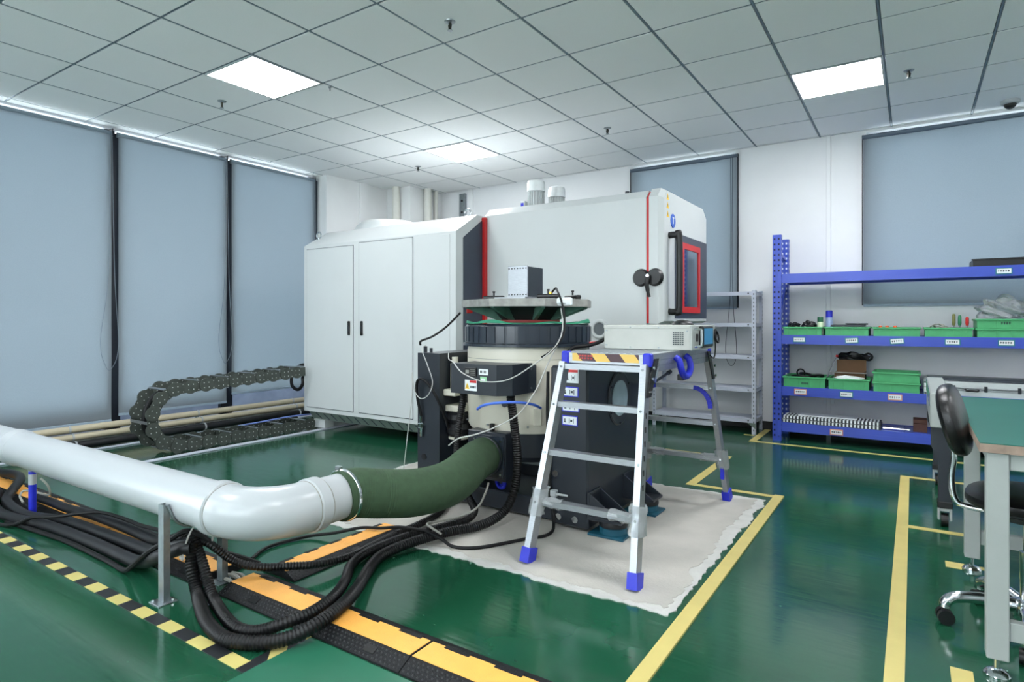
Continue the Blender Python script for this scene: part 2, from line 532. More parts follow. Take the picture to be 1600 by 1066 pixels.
# ---- left wall: window strip with mullions, blinds in front
wl = thing('wall_left', 'left wall of full-height windows behind blinds', None, (XL, 0, 0), kind='structure')
part(wl, 'sill_kerb', MB().box((XL - .12, YF, 0), (XL + .02, 5.03, .11), .006), M_stone)
part(wl, 'window_head', MB().box((XL - .12, YF, CEIL - .02), (XL, 5.03, CEIL + .12)), M_wall)
blind_edges = [-1.83, -0.70, 0.43, 1.52, 2.685, 3.82, 4.985]
for k, y in enumerate(blind_edges):
    part(wl, 'mullion', MB().box((XL - .10, y - .045, .11), (XL - .03, y + .045, CEIL - .02), .004), M_frame)
    part(wl, 'window_post', MB().box((XL - .03, y - .065, .11), (XL + .035, y + .065, CEIL - .06), .003), M_frame)
def frosted_material():
    m = bpy.data.materials.new('frosted window film'); m.use_nodes = True
    nt = m.node_tree; b = nt.nodes['Principled BSDF']
    tc = nt.nodes.new('ShaderNodeTexCoord'); nz = nt.nodes.new('ShaderNodeTexNoise'); nz.inputs['Scale'].default_value = 9
    nt.links.new(tc.outputs['Object'], nz.inputs['Vector'])
    cr = nt.nodes.new('ShaderNodeValToRGB'); cr.color_ramp.elements[0].color = (*lin((120, 126, 138)), 1); cr.color_ramp.elements[1].color = (*lin((156, 162, 174)), 1)
    nt.links.new(nz.outputs['Fac'], cr.inputs['Fac']); nt.links.new(cr.outputs['Color'], b.inputs['Base Color'])
    tr = nt.nodes.new('ShaderNodeBsdfTranslucent'); nt.links.new(cr.outputs['Color'], tr.inputs['Color'])
    mx = nt.nodes.new('ShaderNodeMixShader'); mx.inputs[0].default_value = .55
    nt.links.new(b.outputs[0], mx.inputs[1]); nt.links.new(tr.outputs[0], mx.inputs[2]); nt.links.new(mx.outputs[0], nt.nodes['Material Output'].inputs['Surface'])
    return m
M_frost = frosted_material()
for k in range(len(blind_edges) - 1):
    part(wl, 'frosted_pane', MB().box((XL - .055, blind_edges[k] + .045, .11), (XL - .045, blind_edges[k + 1] - .045, .335)), M_frost)
    part(wl, 'window_pane', MB().box((XL - .075, blind_edges[k] + .045, .11), (XL - .065, blind_edges[k + 1] - .045, CEIL - .02)), M_glassp)
part(wl, 'wall_end', MB().box((XL - .12, YF - .1, 0), (XL, blind_edges[0] - .045, CEIL)), M_wall)

def blind_left(y0, y1, zb, label, grp, dz=0.0):
    x = XL + .075
    t = thing('roller_blind', label, 'blind', (x, (y0 + y1) / 2, zb), grp)
    nseg = 14
    b = MB(); vs_ = []; fs = []
    prof = [(0.0, CEIL - .09)] + [(0.004 * math.sin(i * 1.3) * (i / nseg), CEIL - .09 - (CEIL - .09 - zb) * i / nseg) for i in range(1, nseg + 1)]
    for (dx, z) in prof:
        for j in range(9):
            y = y0 + (y1 - y0) * j / 8
            w = .006 * math.sin(j * 1.1 + z * 2) * max(0, (1.0 - z)) + dz * 0
            vs_.append((x + dx + w, y, z)); 
    for (dx, z) in prof:
        for j in range(9):
            y = y0 + (y1 - y0) * j / 8
            w = .006 * math.sin(j * 1.1 + z * 2) * max(0, (1.0 - z))
            vs_.append((x + dx + w - .002, y, z))
    n = len(prof) * 9
    for i in range(len(prof) - 1):
        for j in range(8):
            a = i * 9 + j
            fs.append((a, a + 1, a + 10, a + 9)); fs.append((n + a, n + a + 9, n + a + 10, n + a + 1))
    for i in range(len(prof) - 1):
        for j in (0, 8):
            a = i * 9 + j; fs.append((a, a + 9, n + a + 9, n + a))
    b.add(vs_, fs)
    part(t, 'blind_fabric', b, M_blind)
    part(t, 'roller_tube', MB().cyl((x - .022, y0 - .005, CEIL - .075), (x - .022, y1 + .005, CEIL - .075), .024, n=16), mat('blind roller grey', (120, 134, 146), .5))
    part(t, 'bottom_bar', MB().box((x - .008, y0, zb - .012), (x + .006, y1, zb + .012), .003), mat('blind bottom bar', (150, 168, 184), .5))
    br = part(t, 'bracket', MB().box((x - .05, y1 + .004, CEIL - .105), (x + .01, y1 + .012, CEIL - .03)), M_frame)
    c1 = MB().tube([(x + .012, y1 - .02, CEIL - .08), (x + .014, y1 - .03, 1.6), (x + .02, y1 - .10, .95), (x + .02, y1 - .06, .72), (x + .018, y1 - .01, .68), (x + .02, y1 + .05, .9), (x + .014, y1 + .02, 1.6), (x + .012, y1 + .0, CEIL - .08)], .0022, 5)
    part(t, 'pull_cord', c1, mat('blind cord grey', (120, 132, 144), .6))
    return t
blind_left(1.54, 2.655, .20, 'grey-blue roller blind at the left picture edge', 'roller blinds on the left wall')
blind_left(2.715, 3.79, .245, 'grey-blue roller blind between the two dark posts of the left wall', 'roller blinds on the left wall')
blind_left(3.85, 4.955, .33, 'grey-blue roller blind nearest the white corner pillar', 'roller blinds on the left wall')
blind_left(0.46, 1.50, .22, 'grey-blue roller blind beyond the left picture edge', 'roller blinds on the left wall')
blind_left(-0.67, 0.40, .22, 'grey-blue roller blind beside the camera position', 'roller blinds on the left wall')

# ---- corner pillar, column and pipes
solo('wall_pillar', MB().box((XL - .12, 5.03, 0), (-6.10, 6.08, CEIL + .1)), M_wall2, 'white pillar at the end of the left windows', None, kind='structure')
solo('wall_corner', MB().box((XL - .12, 6.08, 0), (-5.67, YB, CEIL + .1)), M_wall2, 'white boxed corner column', None, kind='structure')
solo('cable_trunking', MB().box((-6.10, 5.56, 0), (-6.06, 5.68, CEIL), .004), M_wall2, 'white vertical trunking on the corner pillar', 'trunking')
def vpipe(x, y, r, label):
    t = thing('vertical_pipe', label, 'pipe', (x, y, 0), 'off-white pipes in the back corner')
    part(t, 'pipe', MB().cyl((x, y, 0), (x, y, CEIL), r, n=20), M_pipe)
    part(t, 'clip', MB().cyl((x, y, 2.35), (x, y, 2.38), r + .006, n=20), M_steel)
vpipe(-5.87, 6.02, .052, 'off-white vertical pipe left of the boxed corner column')
vpipe(-5.60, 6.36, .052, 'thicker off-white vertical pipe right of the corner column')
vpipe(-5.62, 6.55, .030, 'thin off-white vertical pipe in the back corner')

# ---- back wall with two window openings
wb = thing('wall_back', 'white back wall with two blind-covered windows', None, (0, YB, 0), kind='structure')
def wbox(x0, x1, z0, z1): part(wb, 'wall_section', MB().box((x0, YB, z0), (x1, YB + .22, z1)), M_wall)
W1 = (-2.73, -1.58); W2 = (-0.375, 1.95); ZS = 1.30; ZT = 2.93
wbox(-6.42, W1[0], 0, CEIL + .1); wbox(W1[0], W1[1], 0, ZS); wbox(W1[1], W2[0], 0, CEIL + .1); wbox(W2[0], W2[1], 0, ZS); wbox(W2[1], XR, 0, CEIL + .1)
wbox(W1[0], W1[1], ZT, CEIL + .1); wbox(W2[0], W2[1], ZT, CEIL + .1)
for n, w in enumerate((W1, W2)):
    wo = thing('window_%d' % (n + 1), 'window in the back wall behind a blind', None, ((w[0] + w[1]) / 2, YB + .15, ZS), kind='structure')
    fr = MB()
    fr.box((w[0], YB + .12, ZS), (w[0] + .05, YB + .18, ZT)).box((w[1] - .05, YB + .12, ZS), (w[1], YB + .18, ZT))
    fr.box((w[0] + .05, YB + .12, ZS), (w[1] - .05, YB + .18, ZS + .05)).box((w[0] + .05, YB + .12, ZT - .05), (w[1] - .05, YB + .18, ZT))
    part(wo, 'window_frame', fr, M_frame)
    part(wo, 'window_pane', MB().box((w[0] + .05, YB + .147, ZS + .05), (w[1] - .05, YB + .153, ZT - .05)), M_glassp)

def blind_back(x0, x1, zb, label):
    y = YB - .035
    t = thing('roller_blind', label, 'blind', ((x0 + x1) / 2, y, zb), 'roller blinds on the back wall')
    b = MB(); vs_ = []; fs = []
    nz_, nx_ = 12, 12
    for side in (0, 1):
        for i in range(nz_ + 1):
            z = CEIL - .085 - (CEIL - .085 - zb) * i / nz_
            for j in range(nx_ + 1):
                vs_.append((x0 + (x1 - x0) * j / nx_, y + .004 * math.sin(j * .9 + i * .3) + side * .002, z))
    n = (nz_ + 1) * (nx_ + 1)
    for i in range(nz_):
        for j in range(nx_):
            a = i * (nx_ + 1) + j
            fs.append((a, a + nx_ + 1, a + nx_ + 2, a + 1)); fs.append((n + a, n + a + 1, n + a + nx_ + 2, n + a + nx_ + 1))
    b.add(vs_, fs)
    part(t, 'blind_fabric', b, M_blind)
    part(t, 'roller_tube', MB().cyl((x0 - .01, y + .008, CEIL - .07), (x1 + .01, y + .008, CEIL - .07), .022, n=16), mat('dark blind roller', (84, 98, 112), .5))
    part(t, 'bottom_bar', MB().box((x0, y - .006, zb - .012), (x1, y + .008, zb + .012), .003), mat('blind bottom bar', (150, 168, 184), .5))
    part(t, 'side_guide', MB().box((x0 - .014, y - .004, zb), (x0 - .004, y + .03, CEIL - .05)), M_frame)
    part(t, 'side_guide', MB().box((x1 + .004, y - .004, zb), (x1 + .014, y + .03, CEIL - .05)), M_frame)
    return t
bb1 = blind_back(W1[0] - .02, W1[1] + .02, 1.265, 'narrow grey-blue roller blind behind the chamber and white shelf')
part(bb1, 'pull_cord', MB().tube([(-1.62, YB - .05, CEIL - .08), (-1.62, YB - .055, 1.5), (-1.67, YB - .06, .85), (-1.63, YB - .06, .66), (-1.57, YB - .06, .7), (-1.56, YB - .06, .9), (-1.60, YB - .055, 1.5), (-1.60, YB - .05, CEIL - .08)], .003, 5), mat('blind cord dark', (70, 78, 88), .6))
blind_back(W2[0] - .02, W2[1] - .05, 1.275, 'wide grey-blue roller blind above the blue rack')
solo('baseboard_back', MB().box((-5.67, YB - .014, 0), (XR, YB, .085), .003), mat('black baseboard', (16, 18, 22), .4), 'black skirting along the back wall', None, kind='structure')
solo('cable_trunking', MB().box((-.715, YB - .018, 0), (-.675, YB, CEIL), .003), M_wall, 'slim white trunking on the back wall beside the wide blind', 'trunking')
solo('cable_trunking', MB().box((-5.16, YB - .03, 0), (-5.08, YB, CEIL), .003), M_wall2, 'white trunking on the back wall above the cabinet', 'trunking')
t = thing('wall_outlet', 'white wall socket behind the lower rack shelf', 'outlet', (-.69, YB, .35))
part(t, 'plate', MB().box((-.735, YB - .010, .31), (-.645, YB, .40), .002), M_paper)
part(t, 'socket_slot', MB().box((-.70, YB - .012, .345), (-.695, YB - .009, .365)).box((-.685, YB - .012, .345), (-.68, YB - .009, .365)), M_ink)
t = thing('strut_channel', 'galvanised slotted strut on the wall behind the cabinet', 'strut', (-5.24, YB - .04, 0))
part(t, 'channel', MB().box((-5.30, YB - .045, 0), (-5.20, YB, 2.90), .002), M_steel)
for k in range(9):
    part(t, 'slot', MB().cyl((-5.25, YB - .048, 2.80 - .16 * k), (-5.25, YB - .044, 2.80 - .16 * k), .018, n=12), M_black)

# unseen walls behind the camera close the room
solo('wall_right', MB().box((XR, YF, 0), (XR + .15, YB + .2, CEIL + .1)), M_wall, 'white right wall', None, kind='structure')
wf = thing('wall_front', 'white wall behind the viewpoint with windows added for fill daylight', None, (0, YF, 0), kind='structure')
FILL_WIN = [(-5.6, -3.4), (-2.6, -.4)]  # windows added in the unseen wall, their daylight brightens the ceiling
fxs = [XL - .12] + [v for w in FILL_WIN for v in w] + [XR + .15]
for k in range(0, len(fxs), 2):
    part(wf, 'wall_section', MB().box((fxs[k], YF - .15, 0), (fxs[k + 1], YF, CEIL + .1)), M_wall)
for n, w in enumerate(FILL_WIN):
    part(wf, 'wall_section', MB().box((w[0], YF - .15, 0), (w[1], YF, .95)), M_wall)
    part(wf, 'wall_section', MB().box((w[0], YF - .15, 2.75), (w[1], YF, CEIL + .1)), M_wall)
    wo = thing('window_%d' % (n + 3), 'added window behind the viewpoint for fill daylight', None, ((w[0] + w[1]) / 2, YF - .08, .95), kind='structure')
    fr = MB().box((w[0], YF - .10, .95), (w[0] + .05, YF - .05, 2.75)).box((w[1] - .05, YF - .10, .95), (w[1], YF - .05, 2.75))
    fr.box((w[0] + .05, YF - .10, .95), (w[1] - .05, YF - .05, 1.0)).box((w[0] + .05, YF - .10, 2.70), (w[1] - .05, YF - .05, 2.75)).box(((w[0] + w[1]) / 2 - .025, YF - .10, 1.0), ((w[0] + w[1]) / 2 + .025, YF - .05, 2.70))
    part(wo, 'window_frame', fr, M_frame)
    part(wo, 'window_pane', MB().box((w[0] + .05, YF - .078, 1.0), (w[1] - .05, YF - .072, 2.70)), M_glassp)

# ---- concrete pad
rp = random.Random(3)
def ragged(x0, y0, x1, y1, amp, n):
    pts = []
    cs = [(x0, y0), (x1, y0), (x1, y1), (x0, y1)]
    for k in range(4):
        a, b_ = cs[k], cs[(k + 1) % 4]
        L = math.hypot(b_[0] - a[0], b_[1] - a[1]); m_ = int(L / .02)
        nx, ny = (b_[1] - a[1]) / L, -(b_[0] - a[0]) / L
        w = 0
        for i in range(m_):
            w = w * .7 + rp.uniform(-1, 1) * amp
            t_ = i / m_
            pts.append((a[0] + (b_[0] - a[0]) * t_ + nx * w, a[1] + (b_[1] - a[1]) * t_ + ny * w))
    return pts
pad = thing('floor_pad', 'pale bare concrete pad under the shaker', None, (-2.05, 3.15, 0), kind='structure')
part(pad, 'pad_edge', MB().prism(ragged(-3.30, 2.26, -.77, 4.05, .010, 0), 'z', 0.0, .004), M_concw, 'chalky white ragged border of the pad')
part(pad, 'pad_slab', MB().prism(ragged(-3.255, 2.305, -.815, 4.01, .016, 0), 'z', 0.001, .006), M_conc)

# ---- floor tapes
def tape(x0, y0, x1, y1, label, m=M_yel, name='floor_tape', z=.002):
    return solo(name, MB().box((x0, y0, 0), (x1, y1, z)), m, label, 'floor marking', 'floor marking tapes')
tape(-.745, .6, -.688, 4.20, 'long yellow floor tape along the right edge of the concrete pad', z=.008)
tape(-1.31, 4.15, -.745, 4.20, 'short yellow floor tape behind the far ladder foot')
tape(-1.31, 4.20, -1.25, 5.20, 'yellow floor tape running from the pad towards the white shelf')
tape(-3.0, 5.15, -1.31, 5.20, 'yellow floor tape in front of the white shelf')
tape(-.078, .6, -.022, 5.20, 'long yellow floor tape left of the bench')
tape(-.078, 5.20, 1.4, 5.25, 'yellow floor tape crossing between bench and blue rack')
tape(-.022, 3.95, .9, 4.00, 'yellow floor tape under the cart wheels')
tape(-1.285, 5.95, 1.5, 6.00, 'yellow floor tape along the front of the blue rack')
tape(-1.285, 6.00, -1.225, 6.70, 'yellow floor tape between white shelf and blue rack')
tape(-1.40, 6.27, -1.30, 6.30, 'tiny yellow floor tape under the white shelf post')
solo('floor_tape', MB().box((.125, 3.42, 0), (.185, 3.50, .002)).box((.185, 3.46, 0), (.27, 3.50, .002)), M_yel, 'L-shaped yellow corner mark at the far bench foot', 'floor marking', 'floor marking tapes')
tape(.10, 2.32, .16, 2.44, 'yellow corner mark beside the near bench foot')
solo('hazard_tape', MB().box((-4.9, 1.145, 0), (-1.76, 1.198, .0025)), M_hazard, 'long black and yellow hazard tape along the hoses', 'floor marking', 'hazard tapes')
solo('hazard_tape', MB().box((-1.835, 1.198, 0), (-1.785, 1.41, .0026)), M_hazard2, 'short black and yellow hazard tape beside the light green sheet', 'floor marking', 'hazard tapes')
solo('floor_sheet', MB().box((-1.785, .25, 0), (-.55, 1.405, .004)), M_matgreen, 'light green sheet lying on the floor at the bottom edge', 'mat')
solo('floor_rail', MB().box((-5.12, 2.30, 0), (-5.06, 5.2, .012), .003), M_shelf, 'pale floor rail beside the cable chain', 'rail', 'floor rails')
solo('floor_rail', MB().box((-5.98, 1.6, 0), (-5.93, 5.2, .012), .003), M_shelf, 'pale floor rail beside the wall conduits', 'rail', 'floor rails')

# ---- ceiling fittings
def sprinkler(x, y, label):
    t = thing('sprinkler_head', label, 'sprinkler', (x, y, CEIL), 'ceiling sprinklers')
    part(t, 'escutcheon', MB().lathe([(.035, 0), (.033, -.006), (.016, -.012)], (x, y, CEIL + .001), n=18), M_steel)
    b = MB().cyl((x, y, CEIL - .012), (x, y, CEIL - .05), .010, .008, n=12)
    b.cyl((x - .012, y, CEIL - .02), (x - .006, y, CEIL - .055), .003, n=6).cyl((x + .012, y, CEIL - .02), (x + .006, y, CEIL - .055), .003, n=6)
    part(t, 'frame', b, mat('dark brass', (70, 70, 66), .4, .8))
    part(t, 'deflector', MB().cyl((x, y, CEIL - .055), (x, y, CEIL - .058), .016, n=14), M_steel)
sprinkler(-4.78, 2.87, 'sprinkler head left of the nearest lit ceiling panel')
sprinkler(-4.87, 5.36, 'sprinkler head above the back corner, beside the far lit panel')
sprinkler(-2.41, 5.28, 'sprinkler head above the chamber door')
sprinkler(-2.35, 2.87, 'sprinkler head at the top edge, centre of the ceiling')
sprinkler(-.026, 5.27, 'sprinkler head right of the panel above the rack')
solo('ceiling_hook', MB().lathe([(.012, 0), (.012, -.006), (.006, -.012), (.006, -.03)], (-3.79, 3.16, CEIL + .001), n=12), M_steel, 'tiny metal hook beside the nearest lit ceiling panel', 'hook')
t = thing('dome_camera', 'white security dome camera with a dark lens on the ceiling', 'camera', (.67, 6.46, CEIL))
part(t, 'base', MB().lathe([(.065, 0), (.065, -.02), (.055, -.03)], (.67, 6.46, CEIL), n=28), M_pvc)
part(t, 'lens_ball', MB().lathe([(.043 * math.cos(a), -.028 - .043 * math.sin(a)) for a in [i * math.pi / 16 for i in range(0, 8)]], (.67, 6.46, CEIL), n=24), M_black)

# =================================================================== EQUIPMENT CABINET (white, three panels)
eq = thing('equipment_cabinet', 'large white refrigeration cabinet with two doors and slanted top', 'cabinet', (-4.3, 4.9, 0))
YC = 4.10
x0c, x1c = -5.32, -3.29
part(eq, 'body', MB().prism([(YC, .19), (YC, 1.905), (YC + .30, 2.085), (5.65, 2.085), (5.65, .19)], 'x', x0c, x1c), M_mach)
sk = part(eq, 'louvre_skirt', MB().prism([(YC + .03, .19), (YC + .10, .095), (5.58, .095), (5.62, .19)], 'x', x0c + .03, x1c - .02), M_skirt)
for k in range(16):
    xx = x0c + .14 + k * .115
    b = MB(); b.add([(xx, YC + .040, .172), (xx + .010, YC + .040, .172), (xx + .045, YC + .088, .108), (xx + .035, YC + .088, .108), (xx, YC + .034, .170), (xx + .010, YC + .034, .170), (xx + .045, YC + .082, .106), (xx + .035, YC + .082, .106)],
                    [(0, 1, 2, 3), (4, 7, 6, 5), (0, 4, 5, 1), (1, 5, 6, 2), (2, 6, 7, 3), (3, 7, 4, 0)])
    part(sk, 'louvre_slot', b, M_machedge)
def door(x0, x1, z0, z1, name):
    part(eq, name + '_seam', MB().box((x0 - .006, YC - .001, z0 - .006), (x1 + .006, YC + .02, z1 + .006)), M_machedge)
    return part(eq, name, MB().box((x0, YC - .008, z0), (x1, YC + .02, z1), .004), M_mach)
d1 = door(-5.27, -4.575, .235, 1.865, 'door')
d2 = door(-4.49, -3.79, .235, 1.885, 'door')
part(eq, 'side_panel', MB().box((-3.775, YC - .005, .225), (-3.355, YC + .02, 1.885), .003), M_mach)
for d_, hx in ((d1, -4.625), (d2, -4.445)):
    h = part(d_, 'door_latch', MB().box((hx - .017, YC - .020, .985), (hx + .017, YC - .006, 1.125), .008), M_black)
    part(h, 'latch_button', MB().box((hx - .009, YC - .026, 1.02), (hx + .009, YC - .019, 1.08), .003), M_dark)
# right end: dark recess following the slanted profile, red edge strip
part(eq, 'end_panel', MB().prism([(YC + .10, .30), (YC + .10, 1.86), (YC + .36, 2.035), (4.50, 2.035), (4.50, .30)], 'x', x1c - .005, x1c + .006), M_navy, 'slate blue end panel')
part(eq, 'red_strip', MB().box((x1c - .01, 4.475, .30), (x1c + .035, 4.515, 2.07), .002), M_red, 'red edge strip')
part(eq, 'roof_seam', MB().box((-3.42, YC + .34, 2.086), (-3.415, 5.6, 2.089)), M_machedge)
def eyebolt(parent, x, y, z):
    part(parent, 'eye_bolt', MB().cyl((x, y, z), (x, y, z + .02), .016, n=12).torus((x, y, z + .05), (0, 1, 0), .034, .008, 20, 8), M_chrome)
eyebolt(eq, -5.27, YC + .15, 1.985); eyebolt(eq, -3.47, 4.50, 2.085)
part(eq, 'roof_hood', MB().lathe([(.38, 0), (.34, .08), (.28, .125), (.18, .142), (.02, .145)], (-4.85, 4.85, 2.085), n=36), M_mach, 'low domed roof hood')
for (fx, fy) in ((-5.16, 4.22), (-3.45, 4.22), (-5.16, 5.5), (-3.45, 5.5)):
    part(eq, 'foot', MB().box((fx - .09, fy - .06, 0.014), (fx + .09, fy + .06, .10), .006), M_mach)
iso = part(eq, 'isolator_switch', MB().box((x0c - .05, 4.16, 1.13), (x0c, 4.26, 1.27), .006), M_red, 'red isolator lever')
part(iso, 'isolator_lever', MB().box((x0c - .085, 4.19, 1.10), (x0c - .05, 4.23, 1.22), .006), M_red)
part(eq, 'cable_gland', MB().cyl((x0c - .06, 4.2, .66), (x0c, 4.2, .66), .04, n=16), M_pvc)
part(eq, 'cable_loop', MB().tube([(x0c - .05, 4.2, .66), (x0c - .14, 4.16, .65), (x0c - .22, 4.12, .56), (x0c - .20, 4.1, .44), (x0c - .10, 4.1, .40), (x0c - .05, 4.12, .46), (x0c - .08, 4.15, .54), (x0c - .02, 4.2, .50)], .017, 10), M_hose)

# =================================================================== CLIMATE CHAMBER
ch = thing('climate_chamber', 'big white environmental test chamber with windowed end door', 'test chamber', (-2.5, 5.1, .93))
YH = 4.52
cp = [(YH, .93), (YH, 2.09), (YH + .07, 2.155), (5.60, 2.155), (5.71, 2.08), (5.71, .93)]
part(ch, 'body', MB().prism(cp, 'x', -3.285, -1.735), M_mach)
part(ch, 'red_gasket', MB().prism([(YH + .010, 1.11), (YH + .010, 2.085), (YH + .075, 2.145), (5.59, 2.145), (5.69, 2.07), (5.69, 1.11)], 'x', -1.735, -1.712), M_red, 'red door gasket')
dp = [(YH - .002, 1.105), (YH - .002, 2.095), (YH + .07, 2.165), (5.60, 2.165), (5.71, 2.085), (5.71, 1.105)]
dr = MB()
n_ = len(dp); v_ = [(-1.712, *p) for p in dp] + [(-1.640, *p) for p in dp]
cy_, cz_ = 5.11, 1.63
v_ += [(-1.600, cy_ + (p[0] - cy_) * .955, cz_ + (p[1] - cz_) * .96) for p in dp]
f_ = [tuple(range(n_))[::-1], tuple(range(2 * n_, 3 * n_))]
for q in (0, 1):
    f_ += [(q * n_ + i, q * n_ + (i + 1) % n_, (q + 1) * n_ + (i + 1) % n_, (q + 1) * n_ + i) for i in range(n_)]
dr.add(v_, f_)
door_o = part(ch, 'end_door', dr, M_mach)
part(door_o, 'window_surround', MB().box((-1.602, 4.79, 1.150), (-1.594, 5.675, 1.84), .002), M_navy, 'slate blue door panel')
fr = MB()
fy0, fy1, fz0, fz1 = 4.93, 5.43, 1.195, 1.775
fr.box((-1.596, fy0, fz0), (-1.580, fy0 + .05, fz1)).box((-1.596, fy1 - .05, fz0), (-1.580, fy1, fz1)).box((-1.596, fy0 + .05, fz0), (-1.580, fy1 - .05, fz0 + .05)).box((-1.596, fy0 + .05, fz1 - .05), (-1.580, fy1 - .05, fz1))
part(door_o, 'window_frame', fr, M_red, 'red window frame')
part(door_o, 'window_glass', MB().box((-1.597, fy0 + .05, fz0 + .05), (-1.588, fy1 - .05, fz1 - .05)), mat('mirrored chamber glass', (120, 140, 156), .06, .85, var=0.0))
part(door_o, 'door_handle', MB().tube([(-1.605, 4.66, 1.80), (-1.545, 4.66, 1.80), (-1.520, 4.66, 1.77), (-1.520, 4.66, 1.24), (-1.545, 4.66, 1.20), (-1.605, 4.66, 1.20)], .026, 14), M_black, 'thick black tubular handle')
b = MB()
for k in range(3):
    z = 1.94 + .068 * k
    b.add([(-1.603, 4.60, z), (-1.603, 4.655, z), (-1.603, 4.6275, z + .05), (-1.599, 4.60, z), (-1.599, 4.655, z), (-1.599, 4.6275, z + .05)], [(0, 2, 1), (3, 4, 5), (0, 1, 4, 3), (1, 2, 5, 4), (2, 0, 3, 5)])
    tri = part(door_o, 'warning_triangle', b, M_yellow); b = MB()
    part(tri, 'warning_mark', MB().box((-1.598, 4.625, z + .012), (-1.5975, 4.630, z + .034)), M_ink)
bd = part(door_o, 'round_badge', MB().cyl((-1.602, 4.745, 1.925), (-1.595, 4.745, 1.925), .055, n=28), mat('blue badge', (40, 90, 190), .4), 'round blue badge')
part(bd, 'badge_mark', MB().box((-1.596, 4.738, 1.90), (-1.5945, 4.752, 1.945)).box((-1.596, 4.725, 1.945), (-1.5945, 4.765, 1.955)), M_paper)
lk = part(ch, 'lock_plate', MB().cyl((-1.775, YH - .002, 1.465), (-1.775, YH - .030, 1.465), .070, .055, n=28), M_black, 'round black lock half on the body')
lk2 = part(door_o, 'lock_plate', MB().cyl((-1.662, YH - .004, 1.465), (-1.662, YH - .035, 1.465), .070, .055, n=28), M_black, 'round black lock half on the door')
part(lk2, 'lock_lever', MB().tube([(-1.70, YH - .05, 1.475), (-1.705, YH - .065, 1.42), (-1.70, YH - .06, 1.36), (-1.69, YH - .055, 1.31)], [.018] * 9 + [.016] * 8 + [.013] * 8, 10), M_black)
part(lk2, 'lock_pivot', MB().cyl((-1.70, YH - .05, 1.475), (-1.70, YH - .07, 1.475), .012, n=12), M_chrome)
part(ch, 'cable_port_flange', MB().torus((-2.13, YH - .006, 1.06), (0, 1, 0), .066, .016, 32, 10), M_mach)
part(ch, 'cable_port', MB().cyl((-2.13, YH - .002, 1.06), (-2.13, YH - .006, 1.06), .060, n=28), mat('port interior grey', (96, 104, 108), .6))
def fan_motor(x, y, z0):
    m = part(ch, 'fan_motor', MB().cyl((x, y, z0), (x, y, z0 + .24), .072, n=24), M_mach)
    for k in range(20):
        a = 2 * math.pi * k / 20
        part(m, 'cooling_fin', MB().box((x + .07, y - .003, z0 + .03), (x + .086, y + .003, z0 + .23), rz=a, pivot=(x, y)), M_mach)
    part(m, 'fan_cowl', MB().lathe([(.090, 0), (.090, .07), (.082, .10), (.05, .112), (.01, .115)], (x, y, z0 + .235), n=28), mat('white motor cowl', (226, 230, 230), .25))
    part(m, 'mounting_flange', MB().cyl((x, y, z0 - .002), (x, y, z0 + .02), .10, n=24), M_mach)
    tb = part(m, 'terminal_box', MB().box((x - .125, y - .10, z0 + .05), (x - .065, y - .03, z0 + .14), .004), M_mach)
    part(tb, 'rating_mark', MB().box((x - .11, y - .103, z0 + .07), (x - .08, y - .0995, z0 + .12)), M_bluedk)
fan_motor(-3.09, 5.10, 2.158); fan_motor(-3.06, 5.46, 2.158)
part(ch, 'roof_bracket', MB().box((-3.27, 4.95, 2.156), (-3.16, 5.02, 2.185), .003).box((-3.24, 5.04, 2.156), (-3.18, 5.06, 2.21)), M_steel)
part(ch, 'roof_stud', MB().cyl((-1.95, 4.66, 2.155), (-1.95, 4.66, 2.185), .018, n=12), M_dark)
part(ch, 'support_carriage', MB().box((-3.28, 4.7, .10), (-2.75, 5.6, .93), .01), M_skirt)
for sx in (-3.2, -2.85):
    part(ch, 'carriage_wheel', MB().cyl((sx - .03, 4.8, .05), (sx + .03, 4.8, .05), .05, n=18), M_dark)
    part(ch, 'carriage_wheel', MB().cyl((sx - .03, 5.5, .05), (sx + .03, 5.5, .05), .05, n=18), M_dark)

# =================================================================== SHAKER
CX, CYY = -2.06, 3.30
sh = thing('vibration_shaker', 'cream cylindrical vibration shaker between charcoal side supports', 'shaker', (CX, CYY, .006))
part(sh, 'body', MB().lathe([(.370, .47), (.385, .50), (.385, .95), (.378, .985)], (CX, CYY, 0), n=56), M_cream)
lowb = part(sh, 'lower_body', MB().lathe([(.34, .30), (.36, .33), (.36, .47)], (CX, CYY, 0), n=48), M_dark)
ring = part(sh, 'top_ring', MB().lathe([(.415, .975), (.415, .990), (.398, .995), (.398, 1.095), (.385, 1.108), (.05, 1.108)], (CX, CYY, 0), n=56), M_dark2, 'slate ring round the shaker top')
for k in range(40):
    a = 2 * math.pi * k / 40
    part(ring, 'ring_facet', MB().box((CX + .396, CYY - .022, 1.0), (CX + .4025, CYY + .022, 1.092), rz=a, pivot=(CX, CYY)), M_dark2)
# body seam line + small bolts + knobs
for a in (-58, -20, -95, 15, -130):
    aa = R(a); p = (CX + .388 * math.cos(aa), CYY + .388 * math.sin(aa))
    part(sh, 'body_screw', MB().cyl((p[0], p[1], .515), (p[0] + .012 * math.cos(aa), p[1] + .012 * math.sin(aa), .515), .006, n=8), M_steel)
part(sh, 'body_seam', MB().cyl((CX, CYY, .90), (CX, CYY, .903), .3865, n=56), M_gwire)
